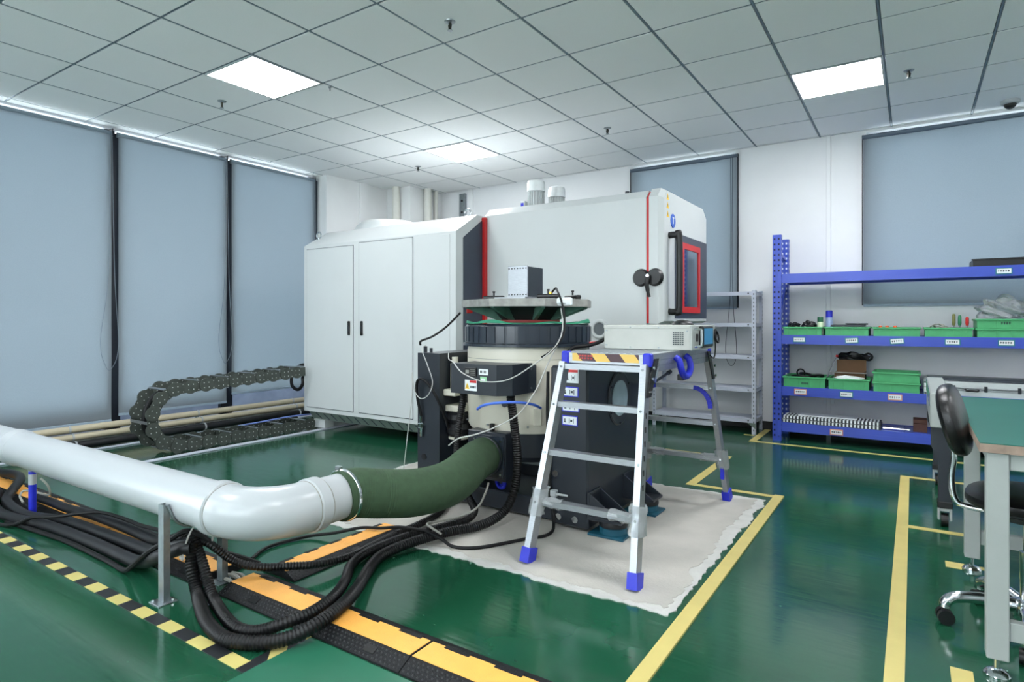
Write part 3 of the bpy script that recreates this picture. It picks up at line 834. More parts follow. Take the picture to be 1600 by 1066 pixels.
# cloth dust cover, wavy
v_ = []; f_ = []
N = 72
for i in range(N):
    a = 2 * math.pi * i / N
    w = .010 * math.sin(a * 7) + .008 * math.sin(a * 3 + 1)
    for (r_, z_) in ((.20, 1.112), (.33, 1.116), (.385 + w * .5, 1.122 + w)):
        v_.append((CX + r_ * math.cos(a), CYY + r_ * math.sin(a), z_))
    v_.append((CX + (.392 + w * .5) * math.cos(a), CYY + (.392 + w * .5) * math.sin(a), 1.112 + w * .3))
for i in range(N):
    for j in range(3):
        f_.append((i * 4 + j, i * 4 + j + 1, ((i + 1) % N) * 4 + j + 1, ((i + 1) % N) * 4 + j))
part(sh, 'dust_cover', MB().add(v_, f_), M_cloth, 'crumpled green cloth cover')
# left and right trunnion supports
part(sh, 'side_support', MB().prism([(2.89, .02), (2.89, .925), (3.73, .925), (3.73, .02)], 'x', -2.63, -2.45), M_dark, 'left charcoal support')
rs = part(sh, 'side_support', MB().box((-1.66, 2.89, .02), (-1.43, 3.63, .884), .012), M_dark, 'right charcoal support')
part(rs, 'access_ring', MB().lathe([(.158, -.002), (.158, .006), (.150, .010), (.135, .006), (.10, .004)], (-1.43, 3.29, .68), axis=(1, 0, 0), n=40), M_dark)
part(rs, 'access_disc', MB().cyl((-1.428, 3.29, .68), (-1.418, 3.29, .68), .103, n=36), mat('pale blue grey disc', (150, 172, 182), .25), 'pale disc in the support')
for a in range(0, 360, 60):
    part(rs, 'ring_bolt', MB().cyl((-1.43, 3.29 + .145 * math.cos(R(a + 30)), .68 + .145 * math.sin(R(a + 30))), (-1.416, 3.29 + .145 * math.cos(R(a + 30)), .68 + .145 * math.sin(R(a + 30))), .006, n=8), M_black)
for (bx, bz) in ((-1.62, .30), (-1.60, .07), (-1.50, .07)):
    part(rs, 'support_bolt', MB().cyl((bx, 2.89, bz), (bx, 2.872, bz), .018, n=12), M_chrome)
part(rs, 'cable_fitting', MB().box((-1.645, 2.86, .175), (-1.61, 2.89, .21), .003).cyl((-1.61, 2.875, .19), (-1.545, 2.875, .19), .007, n=8), M_pvc)
def sticker(parent, x0, x1, z0, z1, y, border, red=False):
    s_ = part(parent, 'sticker', MB().box((x0, y - .002, z0), (x1, y, z1)), border)
    part(s_, 'sticker_face', MB().box((x0 + .006, y - .003, z0 + .006), (x1 - .006, y - .0018, z1 - .006)), M_paper)
    w = x1 - x0
    if red:
        part(s_, 'sticker_red_bar', MB().box((x0 + .004, y - .004, z1 - .020), (x1 - .004, y - .0025, z1 - .005)), M_red)
        z1 -= .018
    mk = MB()
    mk.box((x0 + w * .14, y - .004, z0 + .016), (x0 + w * .26, y - .0028, z0 + .022)).box((x0 + w * .17, y - .004, z0 + .022), (x0 + w * .23, y - .0028, z1 - .018))
    mk.box((x0 + w * .46, y - .004, z0 + .014), (x0 + w * .50, y - .0028, z1 - .016)).box((x0 + w * .72, y - .004, z0 + .014), (x0 + w * .76, y - .0028, z1 - .016))
    mk.box((x0 + w * .55, y - .004, (z0 + z1) / 2 - .006), (x0 + w * .67, y - .0028, (z0 + z1) / 2 + .006))
    part(s_, 'sticker_print', mk, M_ink)
sticker(rs, -1.565, -1.485, .795, .872, 2.889, M_paper, True)
sticker(rs, -1.585, -1.485, .720, .775, 2.889, M_bluedk)
sticker(rs, -1.585, -1.480, .640, .700, 2.889, M_bluedk)
sticker(rs, -1.585, -1.490, .565, .620, 2.889, M_bluedk)
# floor isolators beside the right support
for iy in (2.955, 3.42):
    br = part(sh, 'isolator', MB().box((-1.425, iy - .085, .006), (-1.225, iy + .085, .018), .002), M_cblue, 'petrol blue isolator plate')
    part(br, 'isolator_disc', MB().lathe([(.072, 0), (.072, .03), (.066, .036)], (-1.315, iy, .018), n=28), M_cblue)
    part(br, 'isolator_rubber', MB().lathe([(.074, 0), (.076, .012), (.070, .03)], (-1.315, iy, .054), n=28), M_rubber)
    g = MB()
    g.box((-1.43, iy - .075, .084), (-1.24, iy + .075, .098))
    for yy in (iy - .072, iy + .062):
        g.add([(-1.43, yy, .098), (-1.245, yy, .098), (-1.43, yy, .225), (-1.43, yy + .010, .098), (-1.245, yy + .010, .098), (-1.43, yy + .010, .225)], [(0, 1, 2), (3, 5, 4), (0, 3, 4, 1), (1, 4, 5, 2), (2, 5, 3, 0)])
    g.box((-1.43, iy - .075, .098), (-1.42, iy + .075, .225))
    part(br, 'gusset_bracket', g, M_dark)
# junction box with plates
jb = part(sh, 'junction_box', MB().prism([(-2.22, 2.72), (-1.90, 2.72), (-1.835, 2.78), (-1.835, 3.0), (-2.22, 3.0)], 'z', .715, .885), M_dark, 'charcoal junction box')
part(jb, 'box_flange', MB().box((-1.835, 2.945, .72), (-1.785, 2.953, .88), .002), M_dark)
for z in (.745, .855):
    part(jb, 'flange_screw', MB().cyl((-1.81, 2.945, z), (-1.81, 2.937, z), .008, n=10), M_chrome)
np_ = part(jb, 'name_plate', MB().box((-2.115, 2.714, .815), (-2.035, 2.7195, .865), .001), M_black, 'black rating plate')
mk = MB()
for k in range(4):
    mk.box((-2.075, 2.7125, .823 + .010 * k), (-2.043, 2.7138, .826 + .010 * k))
mk.box((-2.108, 2.7125, .832), (-2.085, 2.7138, .852))
part(np_, 'plate_print', mk, M_iron)
w1 = part(jb, 'warning_sticker', MB().box((-2.115, 2.7155, .735), (-2.033, 2.7195, .795)), M_paper, 'electric shock warning sticker')
part(w1, 'warning_red_bar', MB().box((-2.080, 2.714, .780), (-2.034, 2.7153, .794)), M_red)
b = MB(); b.add([(-2.112, 2.7148, .745), (-2.082, 2.7148, .745), (-2.097, 2.7148, .779), (-2.112, 2.713, .745), (-2.082, 2.713, .745), (-2.097, 2.713, .779)], [(0, 1, 2), (3, 5, 4), (0, 3, 4, 1), (1, 4, 5, 2), (2, 5, 3, 0)])
tr_ = part(w1, 'warning_triangle', b, M_yellow)
part(tr_, 'bolt_mark', MB().box((-2.0985, 2.712, .750), (-2.0955, 2.7128, .768)), M_ink)
mk = MB()
for k in range(4): mk.box((-2.074 + .010 * k, 2.7135, .750), (-2.068 + .010 * k, 2.7148, .764))
part(w1, 'warning_text', mk, M_ink)
s2 = part(jb, 'sticker', MB().box((-2.018, 2.7165, .828), (-1.955, 2.7195, .860)), M_paper)
mk = MB()
for k in range(5): mk.box((-2.008 + .009 * k, 2.715, .838), (-2.004 + .009 * k, 2.7163, .852))
part(s2, 'sticker_print', mk, M_ink)
s2 = part(jb, 'sticker', MB().box((-2.008, 2.7165, .788), (-1.965, 2.7195, .818)), mat('pale green sticker', (150, 206, 160), .5))
part(s2, 'sticker_print', MB().box((-2.002, 2.715, .794), (-1.975, 2.7163, .808)), M_paper)
# blower inlet box
bi = part(sh, 'inlet_box', MB().box((-2.205, 2.86, .205), (-1.935, 3.02, .485), .004), M_dark, 'charcoal air inlet box')
part(bi, 'inlet_plate', MB().box((-2.16, 2.852, .225), (-1.945, 2.86, .465), .002), M_dark2)
for (bx, bz) in ((-1.96, .25), (-1.96, .44), (-2.145, .25), (-2.145, .44)):
    part(bi, 'inlet_bolt', MB().cyl((bx, 2.852, bz), (bx, 2.842, bz), .007, n=8), M_chrome)
part(bi, 'inlet_latch', MB().box((-2.06, 2.875, .485), (-2.035, 2.90, .53), .003), M_black)
# body ports and small sensor box
def on_body(deg, z, r=.386): a = R(deg); return (CX + r * math.cos(a), CYY + r * math.sin(a), z)
p0 = on_body(-78, .645); p1 = on_body(-78, .645, .40)
part(sh, 'body_port', MB().cyl(p0, p1, .018, n=14), M_dark)
p0 = on_body(-28, .62); p1 = on_body(-28, .62, .43)
part(sh, 'body_tap', MB().cyl(p0, p1, .012, n=12).cyl(on_body(-28, .62, .425), on_body(-28, .62, .445), .020, n=12), M_cream)
so = part(sh, 'sensor_box', MB().box((CX + .383, CYY - .022, .525), (CX + .412, CYY + .022, .625), .003, rz=R(-50), pivot=(CX, CYY)), M_cream)
fl_ = MB().box((CX + .384, CYY - .042, .53), (CX + .390, CYY + .042, .62), rz=R(-50), pivot=(CX, CYY))
part(so, 'sensor_flange', fl_, M_cream)
# left air spring between support and body
asb = part(sh, 'air_spring_bracket', MB().box((-2.47, 2.93, .66), (-2.36, 3.10, .70), .005).box((-2.47, 2.95, .56), (-2.33, 3.12, .60), .005), M_cream, 'cream air spring bracket')
part(asb, 'air_spring', MB().lathe([(.055, 0), (.075, .02), (.078, .05), (.060, .08), (.078, .11), (.075, .14), (.055, .16)], (-2.40, 3.02, .40), n=28), M_rubber, 'black rubber bellows')
part(asb, 'lower_plate', MB().cyl((-2.40, 3.02, .385), (-2.40, 3.02, .40), .065, n=24), M_cream)
part(asb, 'clevis', MB().cyl((-2.415, 3.0, .70), (-2.415, 3.0, .86), .03, n=16).cyl((-2.415, 3.0, .86), (-2.415, 3.0, .90), .02, n=12), M_cream)
part(asb, 'tie_rod', MB().cyl((-2.40, 3.02, .30), (-2.40, 3.02, .385), .008, n=10), M_steel)
# base frame
part(sh, 'base_beam', MB().box((-2.63, 2.93, .02), (-1.66, 3.03, .13), .008), M_dark)
part(sh, 'base_beam', MB().box((-2.63, 3.58, .02), (-1.66, 3.68, .13), .008), M_dark)
part(sh, 'base_pan', MB().box((-2.44, 3.04, .02), (-1.67, 3.57, .06), .004), M_dark)
part(sh, 'coil_hose', MB().torus((-2.03, 2.95, .175), (0.2, 1, 0.1), .035, .010, 20, 8).torus((-2.045, 2.97, .18), (0.1, 1, -.1), .028, .009, 20, 8), M_bluedk, 'blue coiled air hose')
for sz_ in (.50,):
    vb = part(sh, 'valve', MB().cyl((-2.585, 2.89, .47), (-2.585, 2.868, .47), .022, n=12).cyl((-2.585, 2.872, .40), (-2.585, 2.872, .53), .011, n=10).box((-2.60, 2.855, .455), (-2.57, 2.872, .485), .003), M_chrome)
    part(vb, 'valve_hose', MB().tube([(-2.585, 2.872, .53), (-2.605, 2.86, .64), (-2.60, 2.85, .74), (-2.55, 2.84, .765), (-2.49, 2.85, .72), (-2.43, 2.88, .60), (-2.41, 2.93, .46)], .009, 8), M_cable)
part(sh, 'support_hole', MB().cyl((-2.575, 2.8895, .27), (-2.575, 2.885, .27), .02, n=14), M_black)
part(sh, 'top_sensor', MB().cyl((-2.60, 2.93, .925), (-2.60, 2.93, .965), .012, n=10).cyl((-2.57, 2.95, .925), (-2.57, 2.95, .955), .010, n=10), M_dark)

# head expander plate
he = thing('expander_plate', 'octagonal metal shaker table with ribbed tapering underside', 'shaker table', (CX, CYY, 1.108))
octp = [(CX + .425 * math.cos(R(45 * k)), CYY + .425 * math.sin(R(45 * k))) for k in range(8)]
part(he, 'table_plate', MB().prism(octp, 'z', 1.213, 1.258), M_iron)
part(he, 'red_ring', MB().cyl((CX, CYY, 1.117), (CX, CYY, 1.134), .205, n=40), mat('dull red seal', (150, 50, 46), .6), 'red seal ring')
part(he, 'hub_cone', MB().lathe([(.17, 1.134), (.185, 1.15), (.23, 1.205), (.30, 1.213)], (CX, CYY, 0), n=40), mat('darkened casting', (20, 28, 26), .7))  # casting tone taken near black so the gaps between ribs look dark
for k in range(8):
    a = R(45 * k)
    g = MB()
    g.add([(CX + .14, CYY - .011, 1.134), (CX + .205, CYY - .011, 1.134), (CX + .395, CYY - .011, 1.205), (CX + .395, CYY - .011, 1.213), (CX + .14, CYY - .011, 1.213),
           (CX + .14, CYY + .011, 1.134), (CX + .205, CYY + .011, 1.134), (CX + .395, CYY + .011, 1.205), (CX + .395, CYY + .011, 1.213), (CX + .14, CYY + .011, 1.213)],
          [(0, 1, 2, 3, 4), (9, 8, 7, 6, 5), (0, 5, 6, 1), (1, 6, 7, 2), (2, 7, 8, 3), (3, 8, 9, 4), (4, 9, 5, 0)])
    M4 = Matrix.Translation((CX, CYY, 0)) @ Matrix.Rotation(a, 4, 'Z') @ Matrix.Translation((-CX, -CYY, 0))
    part(he, 'rib', g.xf(M4), M_rib)
part(he, 'edge_bumper', MB().cyl((CX - .26, CYY - .245, 1.19), (CX - .285, CYY - .27, 1.188), .014, n=14), M_red, 'red end plug')

# ---- things on the expander
tf = thing('test_cube', 'small perforated aluminium fixture cube on the shaker table', 'test fixture', (-2.03, 3.24, 1.275))
part(tf, 'cube_front', MB().box((-2.11, 3.145, 1.275), (-1.966, 3.155, 1.468), .002), M_alu)
part(tf, 'cube_body', MB().box((-2.11, 3.155, 1.275), (-1.966, 3.33, 1.462), .002), mat('dark cube grey', (62, 68, 74), .4, .5))  # all behind the front plate is a darker grey
for k in range(7):
    part(tf, 'fixture_hole', MB().cyl((-2.10 + .0205 * k, 3.1455, 1.452), (-2.10 + .0205 * k, 3.143, 1.452), .0045, n=8), M_black)
    part(tf, 'fixture_hole', MB().cyl((-2.10 + .0205 * k, 3.1455, 1.290), (-2.10 + .0205 * k, 3.143, 1.290), .0045, n=8), M_black)
fp = thing('fixture_base', 'flat bright aluminium base plate under the fixture cube', 'plate', (-2.04, 3.24, 1.2585))
part(fp, 'plate', MB().box((-2.17, 3.08, 1.2585), (-1.94, 3.36, 1.2750), .002), M_alu)
part(fp, 'lower_plate', MB().box((-2.21, 3.06, 1.2585), (-2.17, 3.38, 1.266), .001), M_alu)
def clamp(x, y, rz, label):
    t_ = thing('toe_clamp', label, 'clamp', (x, y, 1.2585), 'black toe clamps on the shaker table')
    part(t_, 'clamp_bar', MB().box((x - .07, y - .018, 1.268), (x + .07, y + .018, 1.290), .006, rz=rz), M_black)
    part(t_, 'clamp_foot', MB().box((x - .065, y - .015, 1.2585), (x - .045, y + .015, 1.268), .001, rz=rz, pivot=(x, y)).box((x + .045, y - .015, 1.2585), (x + .065, y + .015, 1.268), .001, rz=rz, pivot=(x, y)), M_black)
    part(t_, 'clamp_bolt', MB().cyl((x, y, 1.290), (x, y, 1.315), .006, n=8).cyl((x, y, 1.31), (x, y, 1.32), .010, n=6), M_black)
clamp(-2.27, 3.22, R(20), 'black toe clamp left of the fixture cube')
clamp(-1.84, 3.18, R(15), 'black toe clamp right of the fixture cube')
clamp(-1.80, 3.42, R(-25), 'black toe clamp behind the fixture cube')
tn = thing('table_sensor', 'small metal accelerometer with brass plug on the shaker table', 'sensor', (-1.87, 3.26, 1.2585))
part(tn, 'sensor_block', MB().box((-1.895, 3.285, 1.2585), (-1.845, 3.325, 1.29), .004), M_alud)
part(tn, 'brass_plug', MB().cyl((-1.87, 3.27, 1.30), (-1.86, 3.24, 1.30), .008, n=10).cyl((-1.87, 3.285, 1.28), (-1.87, 3.27, 1.30), .005, n=8), mat('brass', (190, 150, 60), .3, .9))
solo('tape_scrap', MB().box((-1.70, 3.03, 1.215), (-1.62, 3.09, 1.262), .006, rz=R(20)).box((-1.69, 3.01, 1.225), (-1.64, 3.05, 1.255), .005, rz=R(-15)), M_paper, 'crumpled white tape holding cables at the table edge', 'tape')
solo('sensor_cable', MB().tube([(-1.87, 3.27, 1.30), (-1.80, 3.20, 1.325), (-1.72, 3.08, 1.30), (-1.645, 2.99, 1.24), (-1.615, 2.97, 1.15), (-1.60, 2.93, 1.05), (-1.63, 2.86, .97), (-1.68, 2.83, .93)], .006, 8), M_cable, 'black cable drooping from the right of the shaker table', 'cable')
solo('sensor_cable', MB().tube([(-1.645, 2.985, 1.20), (-1.605, 2.93, 1.08), (-1.62, 2.86, .98), (-1.72, 2.78, .88), (-1.82, 2.70, .81), (-1.95, 2.66, .80), (-2.08, 2.66, .835), (-2.16, 2.695, .87), (-2.22, 2.74, .892), (-2.30, 2.80, .90), (-2.37, 2.88, .93)], .0030, 8), M_wire, 'thin white cable hanging in front of the junction box', 'cable')
solo('sensor_cable', MB().tube([(-1.61, 2.94, 1.05), (-1.66, 2.87, .90), (-1.72, 2.84, .75), (-1.80, 2.79, .62), (-1.90, 2.72, .55), (-2.0, 2.66, .505), (-2.09, 2.63, .480), (-2.17, 2.64, .43)], .0040, 8), M_wire, 'long white cable sloping down to the olive duct', 'cable')
solo('sensor_cable', MB().tube([(-2.42, 3.06, 1.18), (-2.47, 2.98, 1.09), (-2.54, 2.93, 1.03), (-2.61, 2.90, 1.0), (-2.625, 2.91, .975)], .007, 8), M_cable, 'black cable from the table to the left support top', 'cable')
solo('sensor_cable', MB().tube([(-2.60, 2.93, .97), (-2.55, 2.84, .95), (-2.47, 2.80, .86), (-2.42, 2.79, .76), (-2.46, 2.80, .68), (-2.55, 2.83, .645), (-2.62, 2.85, .69), (-2.65, 2.86, .80), (-2.66, 2.87, .66), (-2.68, 2.85, .40), (-2.72, 2.84, .10), (-2.74, 2.83, .02)], .0028, 8), M_wire, 'looping white cable over the left support', 'cable')
solo('air_line', MB().tube([(-2.03, 2.72, .635), (-1.98, 2.70, .66), (-1.90, 2.70, .68), (-1.81, 2.76, .685), (-1.765, 2.87, .665), (-1.755, 2.95, .635)], .0075, 10), M_bwire, 'short blue air line below the junction box', 'hose')

# =================================================================== WORK PLATFORM LADDER
ld = thing('platform_ladder', 'aluminium folding work platform ladder with blue feet on the concrete pad', 'ladder', (-1.235, 3.16, .006))
PZ = .972
yn, yf = 2.68, 3.64
part(ld, 'platform_deck', MB().box((-1.425, yn + .02, PZ - .02), (-1.04, yf - .02, PZ), .002), mat('ribbed aluminium deck', (196, 204, 208), .35, .6, var=.1, scale=60, stretch=(12, 1, 1)))
for k in range(12):
    part(ld, 'deck_rib', MB().box((-1.42 + .031 * k, yn + .03, PZ), (-1.412 + .031 * k, yf - .03, PZ + .002)), M_alu)
for x in (-1.445, -1.02):
    sgn = 1 if x > -1.2 else -1
    b = MB().box((x - .010, yn, PZ - .085), (x + .010, yf, PZ + .002), .002)
    sr = part(ld, 'side_rail', b, M_alu)
    for zz in (PZ - .03, PZ - .055):
        part(sr, 'rail_groove', MB().box((x + sgn * .0095, yn + .002, zz - .003), (x + sgn * .0115, yf - .002, zz + .003)), M_alud)
for (y, sg) in ((yn, -1), (yf, 1)):
    eb = part(ld, 'end_beam', MB().box((-1.43, y - .012, PZ - .052), (-1.035, y + .012, PZ + .001), .002), M_alu)
    part(eb, 'step_warning_strip', MB().box((-1.405, y + sg * .0125 - .001, PZ - .040), (-1.06, y + sg * .0125 + .001, PZ - .002)), M_warnstripe, 'yellow and brown warning strip')
    mk = MB()
    for k in range(5):
        mk.box((-1.37 + .016 * k, y + sg * .0142 - .0006, PZ - .018), (-1.359 + .016 * k, y + sg * .0142 + .0006, PZ - .010))
        mk.box((-1.37 + .016 * k, y + sg * .0142 - .0006, PZ - .030), (-1.361 + .016 * k, y + sg * .0142 + .0006, PZ - .022))
    part(eb, 'strip_print', mk, mat('red print', (180, 60, 60), .6))
    for x in (-1.445, -1.02):
        part(ld, 'corner_cap', MB().box((x - .020, y - .020, PZ - .058), (x + .020, y + .020, PZ + .006), .006), M_bluedk, 'blue corner cap')
def legpt(side, ff, z):
    """side -1 left / 1 right, ff 0 near / 1 far"""
    t_ = z / (PZ - .05)
    x = -1.235 + side * (.265 - .055 * t_)
    y = (2.395 + .265 * t_) if ff == 0 else (3.925 - .265 * t_)
    return (x, y, z)
for ff in (0, 1):
    for side in (-1, 1):
        a = legpt(side, ff, .035); b_ = legpt(side, ff, PZ - .05)
        lg = part(ld, 'leg', MB().bar(a, b_, .030, .058, up=(0, 1, 0)), M_alu)
        ft = legpt(side, ff, .006)
        f0 = legpt(side, ff, .07)
        part(lg, 'leg_foot', MB().bar((ft[0], ft[1], .006), f0, .046, .072, up=(0, 1, 0)), M_bluedk, 'blue rubber foot')
        h0 = legpt(side, ff, PZ - .17)
        hx = h0[0] + side * .022
        part(lg, 'hinge_plate', MB().prism([(h0[1] - .022, PZ - .19), (h0[1] + .022, PZ - .19), ((yn if ff == 0 else yf) + (.07 if ff == 0 else -.03), PZ - .02), ((yn if ff == 0 else yf) + (.02 if ff == 0 else -.08), PZ - .02)], 'x', hx - .004, hx + .004), M_black)
        for zz in (PZ - .17, PZ - .11, PZ - .06):
            q = legpt(side, ff, zz)
            part(lg, 'hinge_rivet', MB().cyl((hx + side * .003, q[1] + .02, zz), (hx + side * .010, q[1] + .02, zz), .008, n=8), M_chrome)
        for zz in (.30, .36, .42, .48, .54, .60) if side == 1 and ff == 0 else ():
            q = legpt(side, ff, zz + .1)
            part(lg, 'leg_slot', MB().box((q[0] + .0145, q[1] - .006, zz + .09), (q[0] + .0165, q[1] + .006, zz + .115)), M_black)
    for z in (.275, .50, .724, .905):
        a = Vector(legpt(-1, ff, z)); b_ = Vector(legpt(1, ff, z))
        rg = part(ld, 'rung', MB().bar(a + Vector((.012, 0, 0)), b_ - Vector((.012, 0, 0)), .046, .026), M_alu)
        for q, sg in ((a, -1), (b_, 1)):
            part(rg, 'rung_rivet', MB().cyl((q[0], q[1] - .030, z), (q[0], q[1] - .034, z), .006, n=8), M_chrome)
for side in (-1, 1):
    # blue curved gussets on the far frame
    q = legpt(side, 1, .70)
    g = []
    for i in range(9):
        a = math.pi / 2 * i / 8
        g.append((q[0] - side * (.10 - .10 * math.sin(a)) - side * .004, q[1] - .030, .722 - .12 + .12 * math.cos(a)))
    gm = MB()
    for i in range(8):
        a, b_ = Vector(g[i]), Vector(g[i + 1])
        gm.bar(a, b_, .026, .010, up=(0, 1, 0))
    part(ld, 'gusset', gm, M_bluedk, 'blue curved gusset')
    q = legpt(side, 1, .20)
    part(ld, 'height_latch', MB().box((q[0] - .012, q[1] - .038, .15), (q[0] + .012, q[1] - .031, .24), .004), M_bluedk)
part(ld, 'latch_grip', MB().tube([(-1.005, 3.02, PZ - .028), (-.985, 3.02, PZ - .045), (-.975, 3.025, PZ - .09), (-.975, 3.07, PZ - .125), (-.975, 3.13, PZ - .125), (-.975, 3.175, PZ - .09), (-.985, 3.18, PZ - .045), (-1.005, 3.18, PZ - .028)], .017, 12), M_bluedk, 'blue latch grip')
part(ld, 'latch_block', MB().box((-1.012, 3.07, PZ - .15), (-.98, 3.12, PZ - .118), .003), M_black)
part(ld, 'stay_rod', MB().cyl((-1.035, 2.72, PZ - .15), (-1.035, 3.02, PZ - .105), .007, n=10).cyl((-1.035, 3.00, PZ - .108), (-1.035, 3.03, PZ - .103), .011, n=10), M_dark)
part(ld, 'stay_spring', MB().bar((-.998, 2.70, PZ - .13), (-.998, 2.76, PZ - .02), .010, .020), M_chrome)
# plastic film wrapped at the lower rung joints
def wrap(side, ff, z, seed):
    q = Vector(legpt(side, ff, z)); rr = random.Random(seed)
    v_ = []; f_ = []; n_a, n_h = 12, 8
    for j in range(n_h):
        for i in range(n_a):
            a = 2 * math.pi * i / n_a
            r_ = .038 + rr.uniform(-.005, .006)
            c_ = Vector(legpt(side, ff, z - .06 + .12 * j / (n_h - 1)))
            v_.append((c_[0] + r_ * math.cos(a), c_[1] + r_ * math.sin(a), c_[2] + rr.uniform(-.004, .004)))
    for j in range(n_h - 1):
        for i in range(n_a):
            f_.append((j * n_a + i, j * n_a + (i + 1) % n_a, (j + 1) * n_a + (i + 1) % n_a, (j + 1) * n_a + i))
    m = MB().add(v_, f_)
    v_ = []; f_ = []
    for j in range(6):
        for i in range(10):
            a = 2 * math.pi * i / 10; r_ = .025 + rr.uniform(-.005, .005)
            v_.append((q[0] - side * (.03 + .02 * j), q[1] + r_ * math.cos(a), q[2] + r_ * math.sin(a)))
    for j in range(5):
        for i in range(10):
            f_.append((j * 10 + i, j * 10 + (i + 1) % 10, (j + 1) * 10 + (i + 1) % 10, (j + 1) * 10 + i))
    m.add(v_, f_)
    part(ld, 'film_wrap', m, M_plast, 'clear plastic film wrapped round the joint')
wrap(-1, 0, .275, 1); wrap(1, 0, .275, 2); wrap(1, 1, .275, 3); wrap(-1, 1, .275, 4)

# ---- controller on the platform
cb = thing('controller_box', 'grey rack-mount controller box lying on the platform ladder', 'controller', (-1.19, 3.31, PZ + .003))
bz = PZ + .003
part(cb, 'case', MB().box((-1.435, 3.10, bz), (-.952, 3.51, bz + .128), .003), mat('warm grey case', (176, 178, 172), .45, var=.03))
part(cb, 'lid_edge', MB().box((-1.437, 3.098, bz + .112), (-.955, 3.512, bz + .130), .002), mat('warm grey case', (196, 198, 190), .45))
for (sx_, sz_) in ((-1.42, .10), (-1.42, .02), (-1.28, .118), (-1.12, .118), (-.97, .10), (-1.28, .012), (-1.12, .012)):
    part(cb, 'case_screw', MB().cyl((sx_, 3.10, bz + sz_), (sx_, 3.094, bz + sz_), .004, n=8), M_steel)
for i in range(5):
    for j in range(7):
        part(cb, 'vent_slot', MB().box((-1.045 + .012 * i, 3.0985, bz + .028 + .010 * j), (-1.036 + .012 * i, 3.0995, bz + .034 + .010 * j)), M_ink)
fp_ = part(cb, 'front_panel', MB().box((-.952, 3.09, bz), (-.942, 3.52, bz + .130), .002), M_bench)
part(fp_, 'rack_handle', MB().tube([(-.942, 3.13, bz + .02), (-.912, 3.13, bz + .022), (-.905, 3.13, bz + .03), (-.905, 3.13, bz + .10), (-.912, 3.13, bz + .108), (-.942, 3.13, bz + .11)], .006, 10), M_chrome)
part(fp_, 'panel_switch', MB().box((-.944, 3.16, bz + .045), (-.935, 3.18, bz + .085), .002), M_black)
tb = part(fp_, 'touch_screen', MB().box((-.942, 3.21, bz + .012), (-.918, 3.40, bz + .124), .004), M_black, 'small lit touch screen')
part(tb, 'display', MB().box((-.9185, 3.225, bz + .028), (-.917, 3.385, bz + .112)), M_screen)
part(fp_, 'cable_coil', MB().torus((-.925, 3.465, bz + .075), (1, .2, 0), .030, .006, 18, 6).torus((-.918, 3.47, bz + .065), (1, 0, .2), .034, .005, 18, 6).tube([(-.92, 3.44, bz + .05), (-.915, 3.43, bz + .0), (-.915, 3.40, bz - .05), (-.925, 3.36, bz - .035)], .004, 6), M_cable)
part(cb, 'rear_cable', MB().tube([(-1.437, 3.16, bz + .06), (-1.49, 3.14, bz + .03), (-1.54, 3.10, bz + .012), (-1.60, 3.04, bz + .0), (-1.63, 2.99, bz - .05)], .011, 10), M_cable)
part(cb, 'rear_wire', MB().tube([(-1.437, 3.17, bz + .07), (-1.48, 3.15, bz + .04), (-1.53, 3.11, bz + .03)], .004, 6), M_red)
solo('rubber_knob', MB().lathe([(.062, 0), (.060, .006), (.045, .020), (.02, .028), (.002, .030)], (-1.09, 3.40, bz + .130), n=28), M_black, 'black domed rubber knob lying on the controller box', 'knob')

# =================================================================== WHITE PIPE, ELBOW, OLIVE DUCT
PY, PZc, PR = 1.375, .384, .0965
pp = thing('duct_pipe', 'long white plastic pipe with a right-angle elbow', 'pipe', (-3.5, PY, .28))
part(pp, 'pipe_run', MB().tube([(-6.2, PY, PZc), (-2.26, PY, PZc)], PR, 40, smooth=False), M_pvc)
part(pp, 'pipe_joint', MB().lathe([(PR + .001, 0), (PR + .008, .004), (PR + .008, .05), (PR + .001, .09)], (-4.41, PY, PZc), axis=(1, 0, 0), n=40), M_pvc)
el = [(-2.27 + .0, PY, PZc)]
ER = .20; ex, ey = -2.23, PY + ER
el = [(-2.28, PY, PZc)] + [(ex + ER * math.sin(R(a)), ey - ER * math.cos(R(a)), PZc) for a in range(0, 91, 5)] + [(ex + ER, ey + .05, PZc)]
part(pp, 'elbow', MB().tube(el, PR + .004, 40, smooth=False), M_pvc)
part(pp, 'elbow_collar', MB().lathe([(PR + .003, 0), (PR + .011, .004), (PR + .011, .052), (PR + .004, .058)], (-2.315, PY, PZc), axis=(1, 0, 0), n=40), M_pvc)
part(pp, 'elbow_collar', MB().lathe([(PR + .004, 0), (PR + .011, .005), (PR + .011, .052), (PR + .003, .058)], (ex + ER, ey + .0, PZc), axis=(0, 1, 0), n=40), M_pvc)
for q in (-2.318, -2.256):
    part(pp, 'joint_seam', MB().cyl((q, PY, PZc), (q + .003, PY, PZc), PR + .0055, n=40), M_gwire)
for q in (ey - .003, ey + .058):
    part(pp, 'joint_seam', MB().cyl((ex + ER, q, PZc), (ex + ER, q + .003, PZc), PR + .0055, n=40), M_gwire)
part(pp, 'pipe_stub', MB().tube([(ex + ER, ey + .03, PZc), (ex + ER, 1.79, PZc)], PR - .001, 40, smooth=False), M_pvc)
jc = part(pp, 'joint_clamp', MB().lathe([(PR + .002, 0), (PR + .006, .003), (PR + .006, .018), (PR + .002, .021)], (-4.44, PY, PZc), axis=(1, 0, 0), n=40), M_pvc)
part(jc, 'clamp_lug', MB().box((-4.445, PY - PR - .04, PZc - .025), (-4.415, PY - PR - .004, PZc - .008), .003).box((-4.445, PY - PR - .04, PZc - .002), (-4.415, PY - PR - .004, PZc + .012), .003), M_pvc)
